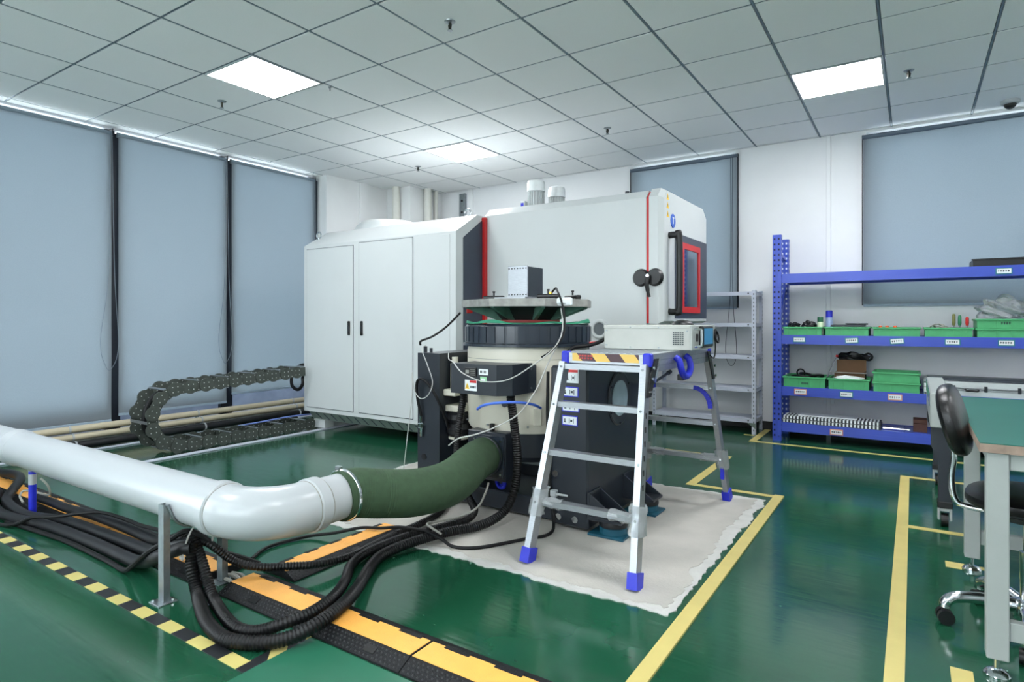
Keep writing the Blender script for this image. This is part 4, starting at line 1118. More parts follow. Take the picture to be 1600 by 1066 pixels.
fd = thing('flexible_duct', 'olive green flexible fabric duct from pipe to shaker', 'duct', (-1.95, 2.3, .25))
fpts = [(ex + ER, 1.745, PZc), (-2.015, 1.82, PZc), (-1.965, 1.92, .365), (-1.90, 2.06, .345), (-1.875, 2.22, .340), (-1.90, 2.38, .345), (-1.96, 2.54, .352), (-2.02, 2.70, .355), (-2.055, 2.80, .352), (-2.06, 2.852, .350)]
part(fd, 'duct_sleeve', MB().tube(fpts, PR + .010, 36, corr=.016, step=.006), M_olive)
hc = part(fd, 'hose_clamp', MB().lathe([(PR + .011, -.007), (PR + .0145, -.005), (PR + .0145, .006), (PR + .011, .008)], (ex + ER, 1.765, PZc), axis=(0, 1, 0), n=40), M_chrome, 'steel hose clamp')
part(hc, 'clamp_screw', MB().box((ex + ER - .045, 1.755, PZc + PR + .006), (ex + ER - .015, 1.775, PZc + PR + .024), .003), M_chrome)
part(fd, 'end_clamp', MB().torus((-2.058, 2.83, .350), (0, 1, 0), PR + .012, .006, 36, 8), M_dark)

def strut(x, y, ztop, label, w=.040):
    t_ = thing('pipe_stand', label, 'stand', (x, y, 0), 'galvanised stands under the white pipe')
    c_ = MB().box((x - w / 2, y - .002, .004), (x + w / 2, y + .002, ztop)).box((x - w / 2, y + .002, .004), (x - w / 2 + .004, y + .024, ztop)).box((x + w / 2 - .004, y + .002, .004), (x + w / 2, y + .024, ztop))
    part(t_, 'post', c_, M_steel)
    part(t_, 'base_plate', MB().box((x - .04, y - .03, 0), (x + .04, y + .045, .005), .001), M_steel)
    part(t_, 'base_bolt', MB().cyl((x + .028, y + .03, .005), (x + .028, y + .03, .016), .007, n=6).cyl((x - .028, y - .018, .005), (x - .028, y - .018, .014), .006, n=6), M_chrome)
    return t_
s1 = strut(-2.51, 1.252, .392, 'galvanised stand in front of the white pipe')
part(s1, 'pipe_strap', MB().tube([(-2.49, 1.262, .39)] + [(-2.485, PY - (PR + .006) * math.cos(R(a)), PZc - (PR + .006) * math.sin(R(a))) for a in range(10, 171, 10)] + [(-2.49, 1.49, .39)], .005, 8, smooth=False), M_steel)
strut(-2.50, 1.492, .375, 'galvanised stand behind the white pipe near the elbow')
bp_ = thing('marker_post', 'blue and white post under the white pipe', 'post', (-4.24, 1.395, 0))
part(bp_, 'post_body', MB().cyl((-4.24, 1.395, .0), (-4.24, 1.395, .287), .019, n=18), M_bluedk)
part(bp_, 'white_band', MB().cyl((-4.24, 1.395, .185), (-4.24, 1.395, .245), .0198, n=18), M_pvc)
part(bp_, 'top_sleeve', MB().cyl((-4.24, 1.395, .262), (-4.24, 1.395, .289), .0198, n=18), M_pvc)

# =================================================================== FLOOR HOSES AND CABLES
def hose(name, pts, r, label, m=M_hose, corr=0.0, step=None, n=12, cat='hose', group=None):
    mb = MB().tube(pts, r, n, corr=corr, step=step)
    mb.v = [(p[0], p[1], max(p[2], .001)) for p in mb.v]
    return solo(name, mb, m, label, cat, group)
HA = [(-2.502, 1.374, 0.2), (-2.472, 1.353, 0.12), (-2.396, 1.336, 0.03), (-2.25, 1.272, .026), (-2.128, 1.229, 0.026), (-1.98, 1.205, 0.028), (-1.869, 1.249, 0.028), (-1.785, 1.322, 0.04), (-1.752, 1.417, 0.063), (-1.784, 1.552, 0.066), (-1.877, 1.709, 0.05), (-2.02, 1.908, 0.03), (-2.081, 2.051, 0.03), (-2.066, 2.221, 0.035), (-2.0, 2.428, 0.04), (-1.918, 2.613, 0.04), (-1.86, 2.74, 0.09), (-1.835, 2.80, .20), (-1.835, 2.83, .36), (-1.855, 2.835, .52), (-1.87, 2.825, .66), (-1.875, 2.82, .715)]
hose('corrugated_hose', HA, .0255, 'thick black corrugated hose, outermost of the floor loop, rising to the junction box', corr=.15, step=.0065, n=14, group='thick black hoses')
HB = [(-2.53, 1.393, 0.215), (-2.45, 1.385, 0.13), (-2.345, 1.365, 0.03), (-2.22, 1.322, .027), (-2.125, 1.29, 0.03), (-2.013, 1.268, 0.03), (-1.935, 1.29, 0.032), (-1.855, 1.34, 0.06), (-1.826, 1.436, 0.068), (-1.856, 1.56, 0.068), (-1.952, 1.704, 0.055), (-2.115, 1.887, 0.03), (-2.163, 2.042, 0.03), (-2.154, 2.277, 0.03), (-2.084, 2.481, 0.035), (-2.05, 2.64, .035), (-2.08, 2.76, .05), (-2.17, 2.82, .10), (-2.25, 2.83, .20), (-2.255, 2.82, .36), (-2.23, 2.81, .52), (-2.195, 2.80, .66), (-2.185, 2.80, .715)]
hose('corrugated_hose', HB, .0225, 'thick black corrugated hose, innermost of the floor loop', corr=.15, step=.0065, n=14, group='thick black hoses')
HC = [(-2.72, 1.41, 0.13), (-2.60, 1.385, 0.20), (-2.49, 1.43, 0.19), (-2.43, 1.50, 0.11), (-2.353, 1.562, 0.075), (-2.27, 1.65, 0.065), (-2.19, 1.764, 0.055), (-2.172, 1.939, 0.04), (-2.235, 2.243, 0.025), (-2.24, 2.50, 0.025), (-2.28, 2.70, .025), (-2.36, 2.85, .03)]
hose('corrugated_hose', HC, .018, 'thinner black corrugated hose crossing the orange ramp', corr=.15, step=.0065, n=12, group='thick black hoses')
HD = [(-2.588, 1.70, 0.012), (-2.662, 1.846, 0.01), (-2.62, 2.029, 0.012), (-2.50, 2.112, 0.03), (-2.403, 2.20, 0.05), (-2.312, 2.256, 0.05), (-2.22, 2.30, .06), (-2.11, 2.30, 0.07), (-2.04, 2.30, 0.075), (-1.96, 2.33, .04), (-1.886, 2.335, 0.016), (-1.774, 2.40, 0.016), (-1.647, 2.622, 0.016), (-1.585, 2.75, 0.016), (-1.62, 2.86, 0.05), (-1.655, 2.875, .25), (-1.668, 2.875, .6), (-1.668, 2.88, .85)]
hose('power_cable', HD, .0085, 'single black cable curving over the concrete pad', M_cable, n=8, cat='cable')
T1 = [(-5.75, 1.46, .03), (-5.516, 1.477, 0.04), (-5.306, 1.559, 0.07), (-5.12, 1.591, 0.075), (-4.92, 1.553, 0.08), (-4.72, 1.454, 0.07), (-4.607, 1.385, 0.035), (-4.357, 1.352, 0.03), (-4.139, 1.352, 0.03), (-3.836, 1.413, 0.04), (-3.47, 1.428, 0.045), (-3.207, 1.431, 0.05), (-2.918, 1.411, 0.07), (-2.73, 1.38, .12), (-2.60, 1.345, .18), (-2.502, 1.374, 0.2)]
hose('corrugated_hose', T1, .027, 'thick black hose, middle of the three lying beside the hazard tape', n=14, m=M_rubber, group='thick black hoses')
T2 = [(-5.4, 1.30, .03), (-5.098, 1.345, 0.03), (-4.955, 1.416, 0.035), (-4.82, 1.405, 0.035), (-4.66, 1.34, 0.03), (-4.40, 1.282, 0.03), (-4.155, 1.290, 0.03), (-3.881, 1.34, 0.03), (-3.489, 1.36, 0.03), (-3.192, 1.362, 0.03), (-2.95, 1.35, 0.04), (-2.783, 1.33, 0.08), (-2.64, 1.30, 0.14), (-2.53, 1.335, 0.185), (-2.49, 1.362, .19)]
hose('corrugated_hose', T2, .027, 'thick black hose, nearest the hazard tape', n=14, m=M_rubber, group='thick black hoses')
T3 = [(-4.40, 1.47, 0.066), (-4.217, 1.475, 0.068), (-3.998, 1.475, 0.068), (-3.727, 1.50, 0.068), (-3.387, 1.50, 0.07), (-3.05, 1.47, .085), (-2.90, 1.446, 0.11), (-2.70, 1.43, .17), (-2.58, 1.41, 0.20), (-2.53, 1.393, 0.215)]
hose('corrugated_hose', T3, .024, 'thick black hose lying along the orange ramp lid', n=14, m=M_rubber, group='thick black hoses')
hose('power_cable', [(-4.6, 1.21, .012), (-4.179, 1.227, 0.012), (-4.05, 1.26, 0.03), (-3.95, 1.30, 0.07), (-3.82, 1.36, 0.082), (-3.717, 1.43, 0.098), (-3.597, 1.485, 0.11), (-3.40, 1.50, 0.112), (-3.179, 1.49, 0.118), (-2.92, 1.46, 0.15)], .0095, 'thin black cable crossing over the thick hoses', M_cable, n=8, cat='cable')
hose('power_cable', [(-4.2, 1.262, .012), (-3.929, 1.292, 0.012), (-3.58, 1.318, 0.012), (-3.26, 1.318, 0.012), (-3.065, 1.312, 0.013), (-2.92, 1.300, 0.02), (-2.80, 1.285, 0.08), (-2.68, 1.29, 0.16), (-2.60, 1.33, .21), (-2.55, 1.37, 0.245), (-2.50, 1.41, 0.225), (-2.46, 1.47, 0.15), (-2.43, 1.55, .10), (-2.41, 1.62, .055)], .012, 'thin black cable along the front edge of the hoses', M_cable, n=8, cat='cable')
hose('grey_wire', [(-4.30, 1.37, .075), (-4.38, 1.38, .10), (-4.40, 1.41, .12), (-4.32, 1.45, .11), (-4.22, 1.47, .11), (-4.18, 1.45, .17), (-4.20, 1.42, .22)], .006, 'grey wire curling round the blue post', M_gwire, n=8, cat='wire')
hose('grey_wire', [(-1.97, 2.34, .06), (-2.03, 2.33, .085), (-2.08, 2.36, .088), (-2.06, 2.45, .08), (-2.0, 2.55, .09), (-1.95, 2.62, .13), (-1.93, 2.66, .20), (-1.94, 2.70, .24)], .006, 'grey wire over the hoses below the duct', M_gwire, n=8, cat='wire')
solo('cable_tie', MB().tube([(-2.50, 1.33, .145), (-2.50, 1.34, .20), (-2.455, 1.35, .283), (-2.435, 1.375, .285), (-2.44, 1.42, .25), (-2.47, 1.44, .2)], .004, 6).box((-2.512, 1.322, .15), (-2.492, 1.336, .164), .002), M_wire, 'white cable tie hanging the hoses from the pipe', 'cable tie')

# =================================================================== CABLE RAMPS
def ramp(x0, x1, ynear, label, along='x', d=.23, mod=0):
    """cross section: near slope, lid strip, far slope"""
    L = x1 - x0
    h = .034
    def pt(u, w, z):
        return (x0 + u, ynear + w, z) if along == 'x' else (ynear - w, x0 + u, z)
    cx_, cy_, _ = pt(L / 2, d / 2, 0)
    t_ = thing('cable_ramp', label, 'cable ramp', (cx_, cy_, 0), 'rubber cable ramps with orange lids')
    def prof(ws, u0, u1):
        n_ = len(ws)
        v_ = [pt(u0, w, z) for w, z in ws] + [pt(u1, w, z) for w, z in ws]
        f_ = [tuple(range(n_))[::-1], tuple(range(n_, 2 * n_))] + [(i, (i + 1) % n_, n_ + (i + 1) % n_, n_ + i) for i in range(n_)]
        return MB().add(v_, f_)
    bd_ = part(t_, 'ramp_body', prof([(0, 0), (0, .006), (.058, h), (.162, h), (d, .006), (d, 0)], 0, L), M_ramp)
    lid = part(t_, 'lid', prof([(.058, h - .006), (.058, h + .002), (.162, h + .002), (.162, h - .006)], .004, L - .004), M_orange, 'orange lid strip')
    # notches of the black edge over the lid
    for k in range(5):
        u = L * (.06 + .2 * k)
        part(t_, 'hinge_lug', prof([(.150, h), (.150, h + .0035), (.172, h + .0025), (.172, h - .004)], u, u + L * .10), M_ramp)
    for k in range(3):
        u = L * (.18 + .32 * k)
        part(bd_, 'grip_recess', prof([(.018, .0150), (.018, .0172), (.042, .0282), (.042, .026)], u, u + .05), M_black)
    # studs rows on the near slope
    st = MB()
    nS = int(L / .02)
    for r_ in range(4):
        w = .008 + .013 * r_; z = .006 + (h - .006) * w / .058
        for k in range(nS):
            u = .012 + .02 * k + (.01 if r_ % 2 else 0)
            if u > L - .012: continue
            a = [pt(u - .004, w - .003, z - .0015), pt(u + .004, w - .003, z - .0015), pt(u + .004, w + .003, z + .0015), pt(u - .004, w + .003, z + .0015), pt(u, w, z + .003)]
            st.add(a, [(0, 1, 4), (1, 2, 4), (2, 3, 4), (3, 0, 4)])
    part(bd_, 'studs', st, M_rubber, kind='stuff')
    # raised mark on the lid
    u = L * .52
    mk = MB()
    for (a, b_, c_, d_2) in ((u, u + .06, .085, .088), (u, u + .06, .130, .133), (u, u + .003, .085, .133), (u + .057, u + .06, .085, .133), (u + .028, u + .031, .095, .123), (u + .018, u + .042, .107, .110)):
        p = [pt(a, c_, h + .002), pt(b_, c_, h + .002), pt(b_, d_2, h + .002), pt(a, d_2, h + .002), pt(a, c_, h + .003), pt(b_, c_, h + .003), pt(b_, d_2, h + .003), pt(a, d_2, h + .003)]
        mk.add(p, [(0, 3, 2, 1), (4, 5, 6, 7), (0, 1, 5, 4), (1, 2, 6, 5), (2, 3, 7, 6), (3, 0, 4, 7)])
    part(lid, 'lid_emblem', mk, M_orange)
    return t_
ramp(-2.39, -1.372, 1.415, 'cable ramp with orange lid under the big hose loop')
ramp(-1.368, -.35, 1.415, 'cable ramp with orange lid at the bottom picture edge')
ramp(-3.53, -2.545, 1.415, 'cable ramp with orange lid passing behind the front pipe stand')
ramp(-4.554, -3.534, 1.415, 'cable ramp with orange lid between blue post and pipe stand')
ramp(-5.578, -4.558, 1.415, 'cable ramp with orange lid at the left picture edge')
ramp(1.665, 2.36, -2.225, 'short cable ramp with orange lid under the olive duct', along='y')
solo('cable_bundle', MB().tube([(-2.52, 1.53, .012), (-2.47, 1.54, .016), (-2.41, 1.53, .012)], .010, 8).tube([(-2.52, 1.50, .010), (-2.46, 1.505, .014), (-2.41, 1.50, .010)], .008, 8).tube([(-2.52, 1.56, .010), (-2.46, 1.565, .014), (-2.41, 1.555, .010)], .008, 8), M_gwire, 'grey cables crossing the gap between two ramps', 'cable')

# =================================================================== CABLE CHAIN
cc = thing('cable_chain', 'grey steel cable carrier chain bent in a loop on the floor', 'cable chain', (-5.3, 3.2, .005))
Rm, cyc, czc = .245, 2.745, .312
path = []
def chain_path():
    P = []
    y = 4.06
    z_low = czc - Rm
    while y > cyc: P.append((y, z_low)); y -= .02
    a = -90
    while a > -270:
        P.append((cyc + Rm * math.cos(R(a)), czc + Rm * math.sin(R(a)))); a -= 4
    y = cyc
    while y < 3.99: P.append((y, czc + Rm + .06 * (y - cyc) / 1.4)); y += .02
    return [Vector((0, p[0], p[1])) for p in P]
CPt = resample(chain_path(), .135)
disc_me = {}
for side, x in ((1, -5.17), (-1, -5.43)):
    for i in range(len(CPt) - 1):
        a, b_ = CPt[i], CPt[i + 1]
        t_ = (b_ - a).normalized(); mid = (a + b_) / 2; nrm = Vector((0, -t_[2], t_[1]))
        lk = MB()
        hw = .055
        q = [a - t_ * .012 - nrm * hw * .8, b_ + t_ * .012 - nrm * hw * .8, b_ + t_ * .012 + nrm * hw * .8, a - t_ * .012 + nrm * hw * .8]
        dx = .004 * (i % 2)
        v_ = [(x - .003 + dx, p[1], p[2]) for p in q] + [(x + .003 + dx, p[1], p[2]) for p in q]
        lk.add(v_, [(0, 3, 2, 1), (4, 5, 6, 7), (0, 1, 5, 4), (1, 2, 6, 5), (2, 3, 7, 6), (3, 0, 4, 7)])
        lk.cyl((x - .006 + dx, a[1], a[2]), (x + .0092 + dx, a[1], a[2]), .058, n=24)
        lko = part(cc, 'chain_link', lk, M_chain)
        rv = MB()
        for k in range(4):
            aa = R(45 + 90 * k)
            p = a + t_ * (.030 * math.cos(aa)) + nrm * (.030 * math.sin(aa))
            rv.cyl((x + dx, p[1], p[2]), (x + dx + .0125, p[1], p[2]), .006, .004, n=8)
        p = mid + nrm * .03; rv.cyl((x + dx, p[1], p[2]), (x + dx + .006, p[1], p[2]), .004, n=6)
        p = mid - nrm * .03; rv.cyl((x + dx, p[1], p[2]), (x + dx + .006, p[1], p[2]), .004, n=6)
        part(lko, 'link_rivets', rv, mat('bright rivet', (196, 200, 198), .4, .2))
for i in range(0, len(CPt) - 1, 2):
    a, b_ = CPt[i], CPt[i + 1]
    t_ = (b_ - a).normalized(); mid = (a + b_) / 2; nrm = Vector((0, -t_[2], t_[1]))
    for sg in (1, -1):
        p = mid + nrm * (.048 * sg)
        part(cc, 'cross_bar', MB().bar((-5.43, p[1], p[2]), (-5.17, p[1], p[2]), .022, .008, up=tuple(nrm)), M_alud)
part(cc, 'chain_mount', MB().box((-5.40, 3.98, .60), (-5.325, 4.10, .655), .004), M_steel)
hose('chain_cable', [Vector((-5.30, p[1], p[2])) for p in CPt[::2]], .022, 'black cable running inside the cable chain', M_cable, n=10, cat='cable')
hose('chain_cable', [(-5.35, 4.3, .13), (-5.30, 3.9, .15), (-5.36, 3.6, .13), (-5.46, 3.4, .10), (-5.5, 3.1, .02)], .008, 'thin blue and white cable over the lower chain run', mat('blue white cable', (110, 130, 200), .5), n=8, cat='cable')
# conduits along the left wall
def conduit(x, z, r, m, label, nm='conduit'):
    t_ = thing(nm, label, 'conduit', (x, 3.5, z - r), 'conduits along the left wall')
    part(t_, 'tube', MB().cyl((x, .2, z), (x, 5.02, z), r, n=18), m)
    for y in (1.2, 2.3, 3.45, 4.6):
        part(t_, 'clip', MB().cyl((x, y, z), (x, y + .015, z), r + .004, n=18), M_pvc)
    part(t_, 'bracket', MB().box((x - .01, 1.19, 0), (x + .01, 1.22, z - r)).box((x - .01, 3.44, 0), (x + .01, 3.47, z - r)), M_steel)
conduit(-6.205, .165, .030, M_tan, 'upper tan conduit along the left wall')
conduit(-6.135, .105, .028, M_tan, 'lower tan conduit along the left wall')
conduit(-6.075, .040, .034, M_rubber, 'black pipe on the floor below the tan conduits')

# =================================================================== WHITE SHELF
ws = thing('white_shelf', 'empty pale grey slotted-angle shelf in front of the back wall', 'shelf', (-1.835, 6.5, 0))
sx0, sx1, sy0, sy1 = -2.36, -1.30, 6.335, 6.675
SHZ = [.150, .455, .780, 1.105, 1.420]
for px, dx in ((sx0, 1), (sx1, -1)):
    for py, dy in ((sy0, 1), (sy1, -1)):
        po = part(ws, 'post', MB().box((px, py, 0), (px + dx * .036, py + dy * .003, 1.435)).box((px, py + dy * .003, 0), (px + dx * .003, py + dy * .036, 1.435)), M_shelf)
        if py == sy0 or px == sx1:
            hm = MB()
            for k in range(34):
                z = .03 + .041 * k
                if py == sy0: hm.box((px + dx * .014, py - .0008, z), (px + dx * .022, py + .0005, z + .018))
                hm.box((px + (-.0005 if dx < 0 else -.0008) * 1, py + dy * .014, z), (px + (.0008 if dx < 0 else .0005), py + dy * .022, z + .018))
            part(po, 'slot_holes', hm, M_machedge, kind='stuff')
for z in SHZ:
    so_ = part(ws, 'shelf_board', MB().box((sx0 + .004, sy0 + .004, z - .004), (sx1 - .004, sy1 - .004, z), 0), M_shelf)
    part(so_, 'shelf_lip', MB().box((sx0 + .004, sy0 + .003, z - .038), (sx1 - .004, sy0 + .008, z)), M_shelf)
    part(so_, 'shelf_lip', MB().box((sx1 - .009, sy0 + .008, z - .038), (sx1 - .004, sy1 - .004, z - .004)), M_shelf)
    part(so_, 'shelf_bolt', MB().cyl((sx1 - .07, sy0 + .003, z - .018), (sx1 - .07, sy0 - .002, z - .018), .007, n=8), M_dark)
for px, dx in ((sx1, -1), (sx0, 1)):
    part(ws, 'corner_brace', MB().prism([(px, .055), (px + dx * .075, .108), (px + dx * .075, .112), (px, .112)], 'y', sy0 - .002, sy0), M_skirt)

# =================================================================== BLUE RACK
br_ = thing('storage_rack', 'blue steel longspan storage rack with four shelf levels', 'rack', (-.05, 6.38, 0))
rx0, rx1, ry0, ry1 = -1.11, .98, 6.15, 6.62
for px in (rx0, rx1 - .075):
    for py in (ry0, ry1 - .06):
        po = part(br_, 'upright', MB().box((px, py, 0), (px + .075, py + .004, 1.94)).box((px, py + .004, 0), (px + .005, py + .06, 1.94)).box((px + .070, py + .004, 0), (px + .075, py + .06, 1.94)), M_blue)
        hm = MB()
        for k in range(38):
            z = .04 + .05 * k
            for q in (.018, .055):
                hm.box((px + q - .007, py - .0008, z), (px + q + .007, py + .0004, z + .018))
            hm.box((px + .0746, py + .022, z), (px + .0758, py + .036, z + .018))
        part(po, 'punched_holes', hm, M_bhole if py == ry0 else M_paper, kind='stuff')
    part(br_, 'upright_brace', MB().bar((px + .04, ry0 + .05, .3), (px + .04, ry1 - .05, .75), .02, .03).bar((px + .04, ry0 + .05, 1.0), (px + .04, ry1 - .05, 1.45), .02, .03).bar((px + .04, ry0 + .05, 1.78), (px + .04, ry1 - .05, 1.74), .02, .03), M_blue)
LV = [1.568, .995, .512, .175]
for z in LV:
    for y, nm in ((ry0 + .012, 'front'), (ry1 - .052, 'rear')):
        bm_ = part(br_, 'beam', MB().prism([(y, z - .085), (y, z), (y + .030, z), (y + .030, z - .020), (y + .040, z - .020), (y + .040, z - .085)], 'x', rx0 + .078, rx1 - .078), M_blue)
        if nm == 'front':
            for zz in (z - .028, z - .052):
                part(bm_, 'beam_groove', MB().box((rx0 + .08, y - .0015, zz - .004), (rx1 - .08, y, zz + .004)), M_blue)
            part(bm_, 'end_connector', MB().box((rx0 + .040, y - .017, z - .13), (rx0 + .078, y - .0125, z + .02), .002), M_blue)
    for k in range(2):
        xa = rx0 + .08 + k * (rx1 - rx0 - .16) / 2
        part(br_, 'deck_panel', MB().box((xa + .002, ry0 + .044, z - .022), (xa + (rx1 - rx0 - .16) / 2 - .002, ry1 - .058, z - .004), .002), M_blue)
DZ = [z - .004 for z in LV]
def tag_card(x, zc, m, w=.105, tilt=0.0, label='', zlev=0):
    y = ry0 + .012 - .002
    t_ = thing('shelf_tag', label, 'label', (x, y, zc - .025), 'shelf tags on the rack beams')
    def rt(mb): return mb.xf(Matrix.Translation((x, y, zc)) @ Matrix.Rotation(tilt, 4, 'Y') @ Matrix.Translation((-x, -y, -zc)))
    part(t_, 'tag_frame', rt(MB().box((x - w / 2, y - .004, zc - .026), (x + w / 2, y, zc + .026))), m)
    part(t_, 'tag_paper', rt(MB().box((x - w / 2 + .007, y - .0052, zc - .018), (x + w / 2 - .007, y - .0038, zc + .018))), M_paper)
    mk = MB(); rr = random.Random(int((x + 5) * 1000))
    for k in range(5):
        xx = x - w * .34 + k * w * .15
        mk.box((xx, y - .0064, zc - .008), (xx + .003, y - .005, zc + .008)).box((xx - .003, y - .0064, zc + rr.uniform(-.005, .004)), (xx + .007, y - .005, zc + .006))
    part(t_, 'tag_print', rt(mk), M_ink)
for x, m, tl, lb in ((-.88, M_teal, 0, 'teal-framed tag below the first bin of the second shelf'), (-.455, M_teal, -.06, 'slightly tilted teal-framed tag below the second bin'), (-.115, M_teal, -.10, 'most tilted teal-framed tag below the third bin'), (.27, M_teal, 0, 'teal-framed tag below the bin of tools'), (.615, M_teal, 0, 'teal-framed tag below the bin with the plastic bag')):
    tag_card(x, LV[1] - .042, m, tilt=tl, label=lb)
for x, m, lb in ((-.87, M_peach, 'peach-framed tag below the bin of black cables'), (-.497, M_teal, 'teal-framed tag below the bin with the open box'), (-.13, M_peach, 'peach-framed tag below the two stacked bins')):
    tag_card(x, LV[2] - .042, m, label=lb)
tag_card(.60, LV[0] - .045, M_teal, label='teal-framed tag on the top rack beam')
tag_card(-.575, LV[3] - .05, M_peach, label='peach-framed tag on the bottom rack beam')

def bin_(x0, x1, z, label, h=.080, y0=None, depth=.40, mark=False):
    y0 = ry0 + .015 if y0 is None else y0
    y1 = y0 + depth
    t_ = thing('storage_bin', label, 'bin', ((x0 + x1) / 2, (y0 + y1) / 2, z), 'green plastic bins on the blue rack')
    w = .006
    b = MB().box((x0 + .01, y0 + .01, z), (x1 - .01, y1 - .01, z + .006))
    b.box((x0 + .01, y0 + .01, z + .006), (x1 - .01, y0 + .01 + w, z + h)).box((x0 + .01, y1 - .01 - w, z + .006), (x1 - .01, y1 - .01, z + h))
    b.box((x0 + .01, y0 + .01 + w, z + .006), (x0 + .01 + w, y1 - .01 - w, z + h)).box((x1 - .01 - w, y0 + .01 + w, z + .006), (x1 - .01, y1 - .01 - w, z + h))
    part(t_, 'bin_body', b, M_green)
    r_ = MB().box((x0, y0, z + h - .014), (x1, y0 + .01, z + h), .002).box((x0, y1 - .01, z + h - .014), (x1, y1, z + h), .002)
    r_.box((x0, y0 + .01, z + h - .014), (x0 + .01, y1 - .01, z + h), 0).box((x1 - .01, y0 + .01, z + h - .014), (x1, y1 - .01, z + h), 0)
    part(t_, 'bin_rim', r_, M_green)
    for k in range(4):
        xx = x0 + .05 + k * (x1 - x0 - .1) / 3
        part(t_, 'bin_rib', MB().box((xx - .003, y0 + .003, z + .004), (xx + .003, y0 + .01, z + h - .014)), M_green)
    if mark:
        mk = MB()
        xm = (x0 + x1) / 2 - .02
        for k in range(4): mk.box((xm + .016 * k, y0 + .008, z + .03), (xm + .006 + .016 * k, y0 + .0102, z + .052)).box((xm + .016 * k - .002, y0 + .008, z + .04), (xm + .010 + .016 * k, y0 + .0102, z + .044))
        part(t_, 'bin_marking', mk, M_ink)
    return t_
z2, z3, z4 = DZ[1], DZ[2], DZ[3]
bin_(-1.025, -.688, z2, 'green bin with black gloves, leftmost on the second shelf')
bin_(-.675, -.318, z2, 'green bin with a dark folder, second on the second shelf')
bin_(-.30, .058, z2, 'green bin with orange bits, third on the second shelf')
bin_(.072, .412, z2, 'green bin of small tools on the second shelf')
bin_(.422, .79, z2, 'lower green bin of the stacked pair under the plastic bag', h=.075)
bin_(.422, .79, z2 + .077, 'upper green bin holding the crumpled plastic bag', h=.075, mark=True)
bin_(-1.025, -.660, z3, 'green bin of black cables on the third shelf', h=.10, mark=True)
bin_(-.650, -.313, z3, 'green bin under the open cardboard box on the third shelf', h=.10)
bin_(-.30, .055, z3, 'lower empty green bin of the stacked pair on the third shelf', h=.085)
bin_(-.30, .055, z3 + .087, 'upper empty green bin of the stacked pair on the third shelf', h=.085)
# bin contents
def lump(name, c, s_, m, label, cat, seed, sub=3):
    import bmesh
    bm = bmesh.new(); bmesh.ops.create_icosphere(bm, subdivisions=sub, radius=1)
    rr = random.Random(seed); ph = [rr.uniform(0, 6) for _ in range(9)]
    mb = MB()
    vv = []
    for v in bm.verts:
        p = v.co; k = 1 + .22 * math.sin(4 * p.x + ph[0]) * math.sin(5 * p.y + ph[1]) + .15 * math.sin(9 * p.z + ph[2] + 6 * p.x) + .08 * math.sin(13 * p.y + ph[3])
        vv.append((c[0] + p.x * k * s_[0], c[1] + p.y * k * s_[1], max(c[2] - s_[2] * .55, c[2] + p.z * k * s_[2])))
    mb.add(vv, [tuple(w.index for w in f.verts) for f in bm.faces]); bm.free()
    return solo(name, mb, m, label, cat)
lump('glove', (-.95, 6.30, z2 + .075), (.05, .05, .045), M_black, 'crumpled black glove at the left of the first bin', 'glove', 1)
lump('glove', (-.82, 6.32, z2 + .082), (.065, .05, .052), M_black, 'larger crumpled black glove beside the green spray can', 'glove', 2)
def can(x, y, z, h, r, mb_, mc_, label):
    t_ = thing('spray_can', label, 'can', (x, y, z))
    part(t_, 'can_body', MB().lathe([(r * .96, 0), (r, .004), (r, h * .70), (r * .9, h * .74)], (x, y, z), n=20), mb_)
    part(t_, 'can_cap', MB().lathe([(r * .96, h * .72), (r * .96, h * .98), (r * .86, h)], (x, y, z), n=20), mc_)
can(-.715, 6.245, z2 + .007, .165, .026, mat('white green can', (206, 222, 190), .4), mat('dark green cap', (20, 90, 60), .4), 'short can with a dark green cap in the first bin')
can(-.655, 6.37, z2 + .007, .225, .030, mat('blue white can', (150, 170, 205), .4), M_bluedk, 'taller can with a blue cap in the second bin')
solo('folder', MB().box((-.63, 6.26, z2 + .084), (-.36, 6.46, z2 + .100), .003).box((-.52, 6.30, z2 + .101), (-.35, 6.50, z2 + .114), .003, rz=R(8)), mat('dark folder', (34, 40, 48), .4), 'dark flat folder lying across the second bin', 'folder')
for k, x in enumerate((-.24, -.19, -.13)):
    solo('orange_cap', MB().lathe([(.014, 0), (.014, .080), (.008, .088)], (x, 6.24, z2 + .007), n=12), mat('orange red cap', (230, 96, 50), .5), ('leftmost', 'middle', 'rightmost')[k] + ' small orange-red cap in the third bin', 'cap', 'orange caps in the third bin')
for k, (x, hh, m, nm) in enumerate(((.285, .175, mat('olive grip', (110, 110, 60), .5), 'olive'), (.325, .165, mat('green grip', (40, 120, 80), .5), 'green'), (.375, .150, M_red, 'red'))):
    t_ = thing('hand_tool', 'upright hand tool with a ' + nm + ' grip in the tool bin', 'tool', (x, 6.30, z2 + .007))
    part(t_, 'shaft', MB().cyl((x, 6.30, z2 + .007), (x, 6.30, z2 + .11), .006, n=8), M_steel)
    part(t_, 'grip', MB().lathe([(.010, .09), (.013, .11), (.012, hh), (.008, hh + .012)], (x, 6.30, z2 + .007), n=12), m)
solo('wire_coil', MB().torus((.20, 6.30, z2 + .075), (.3, .2, 1), .055, .006, 24, 6).torus((.22, 6.29, z2 + .09), (.5, .1, 1), .045, .005, 24, 6).torus((.17, 6.31, z2 + .085), (-.2, .5, 1), .05, .005, 24, 6), M_gwire, 'tangle of grey wire in the tool bin', 'wire')
lump('plastic_bag', (.60, 6.36, z2 + .215), (.150, .13, .105), M_plast, 'crumpled clear plastic bag in the upper right bin', 'bag', 5, 5)
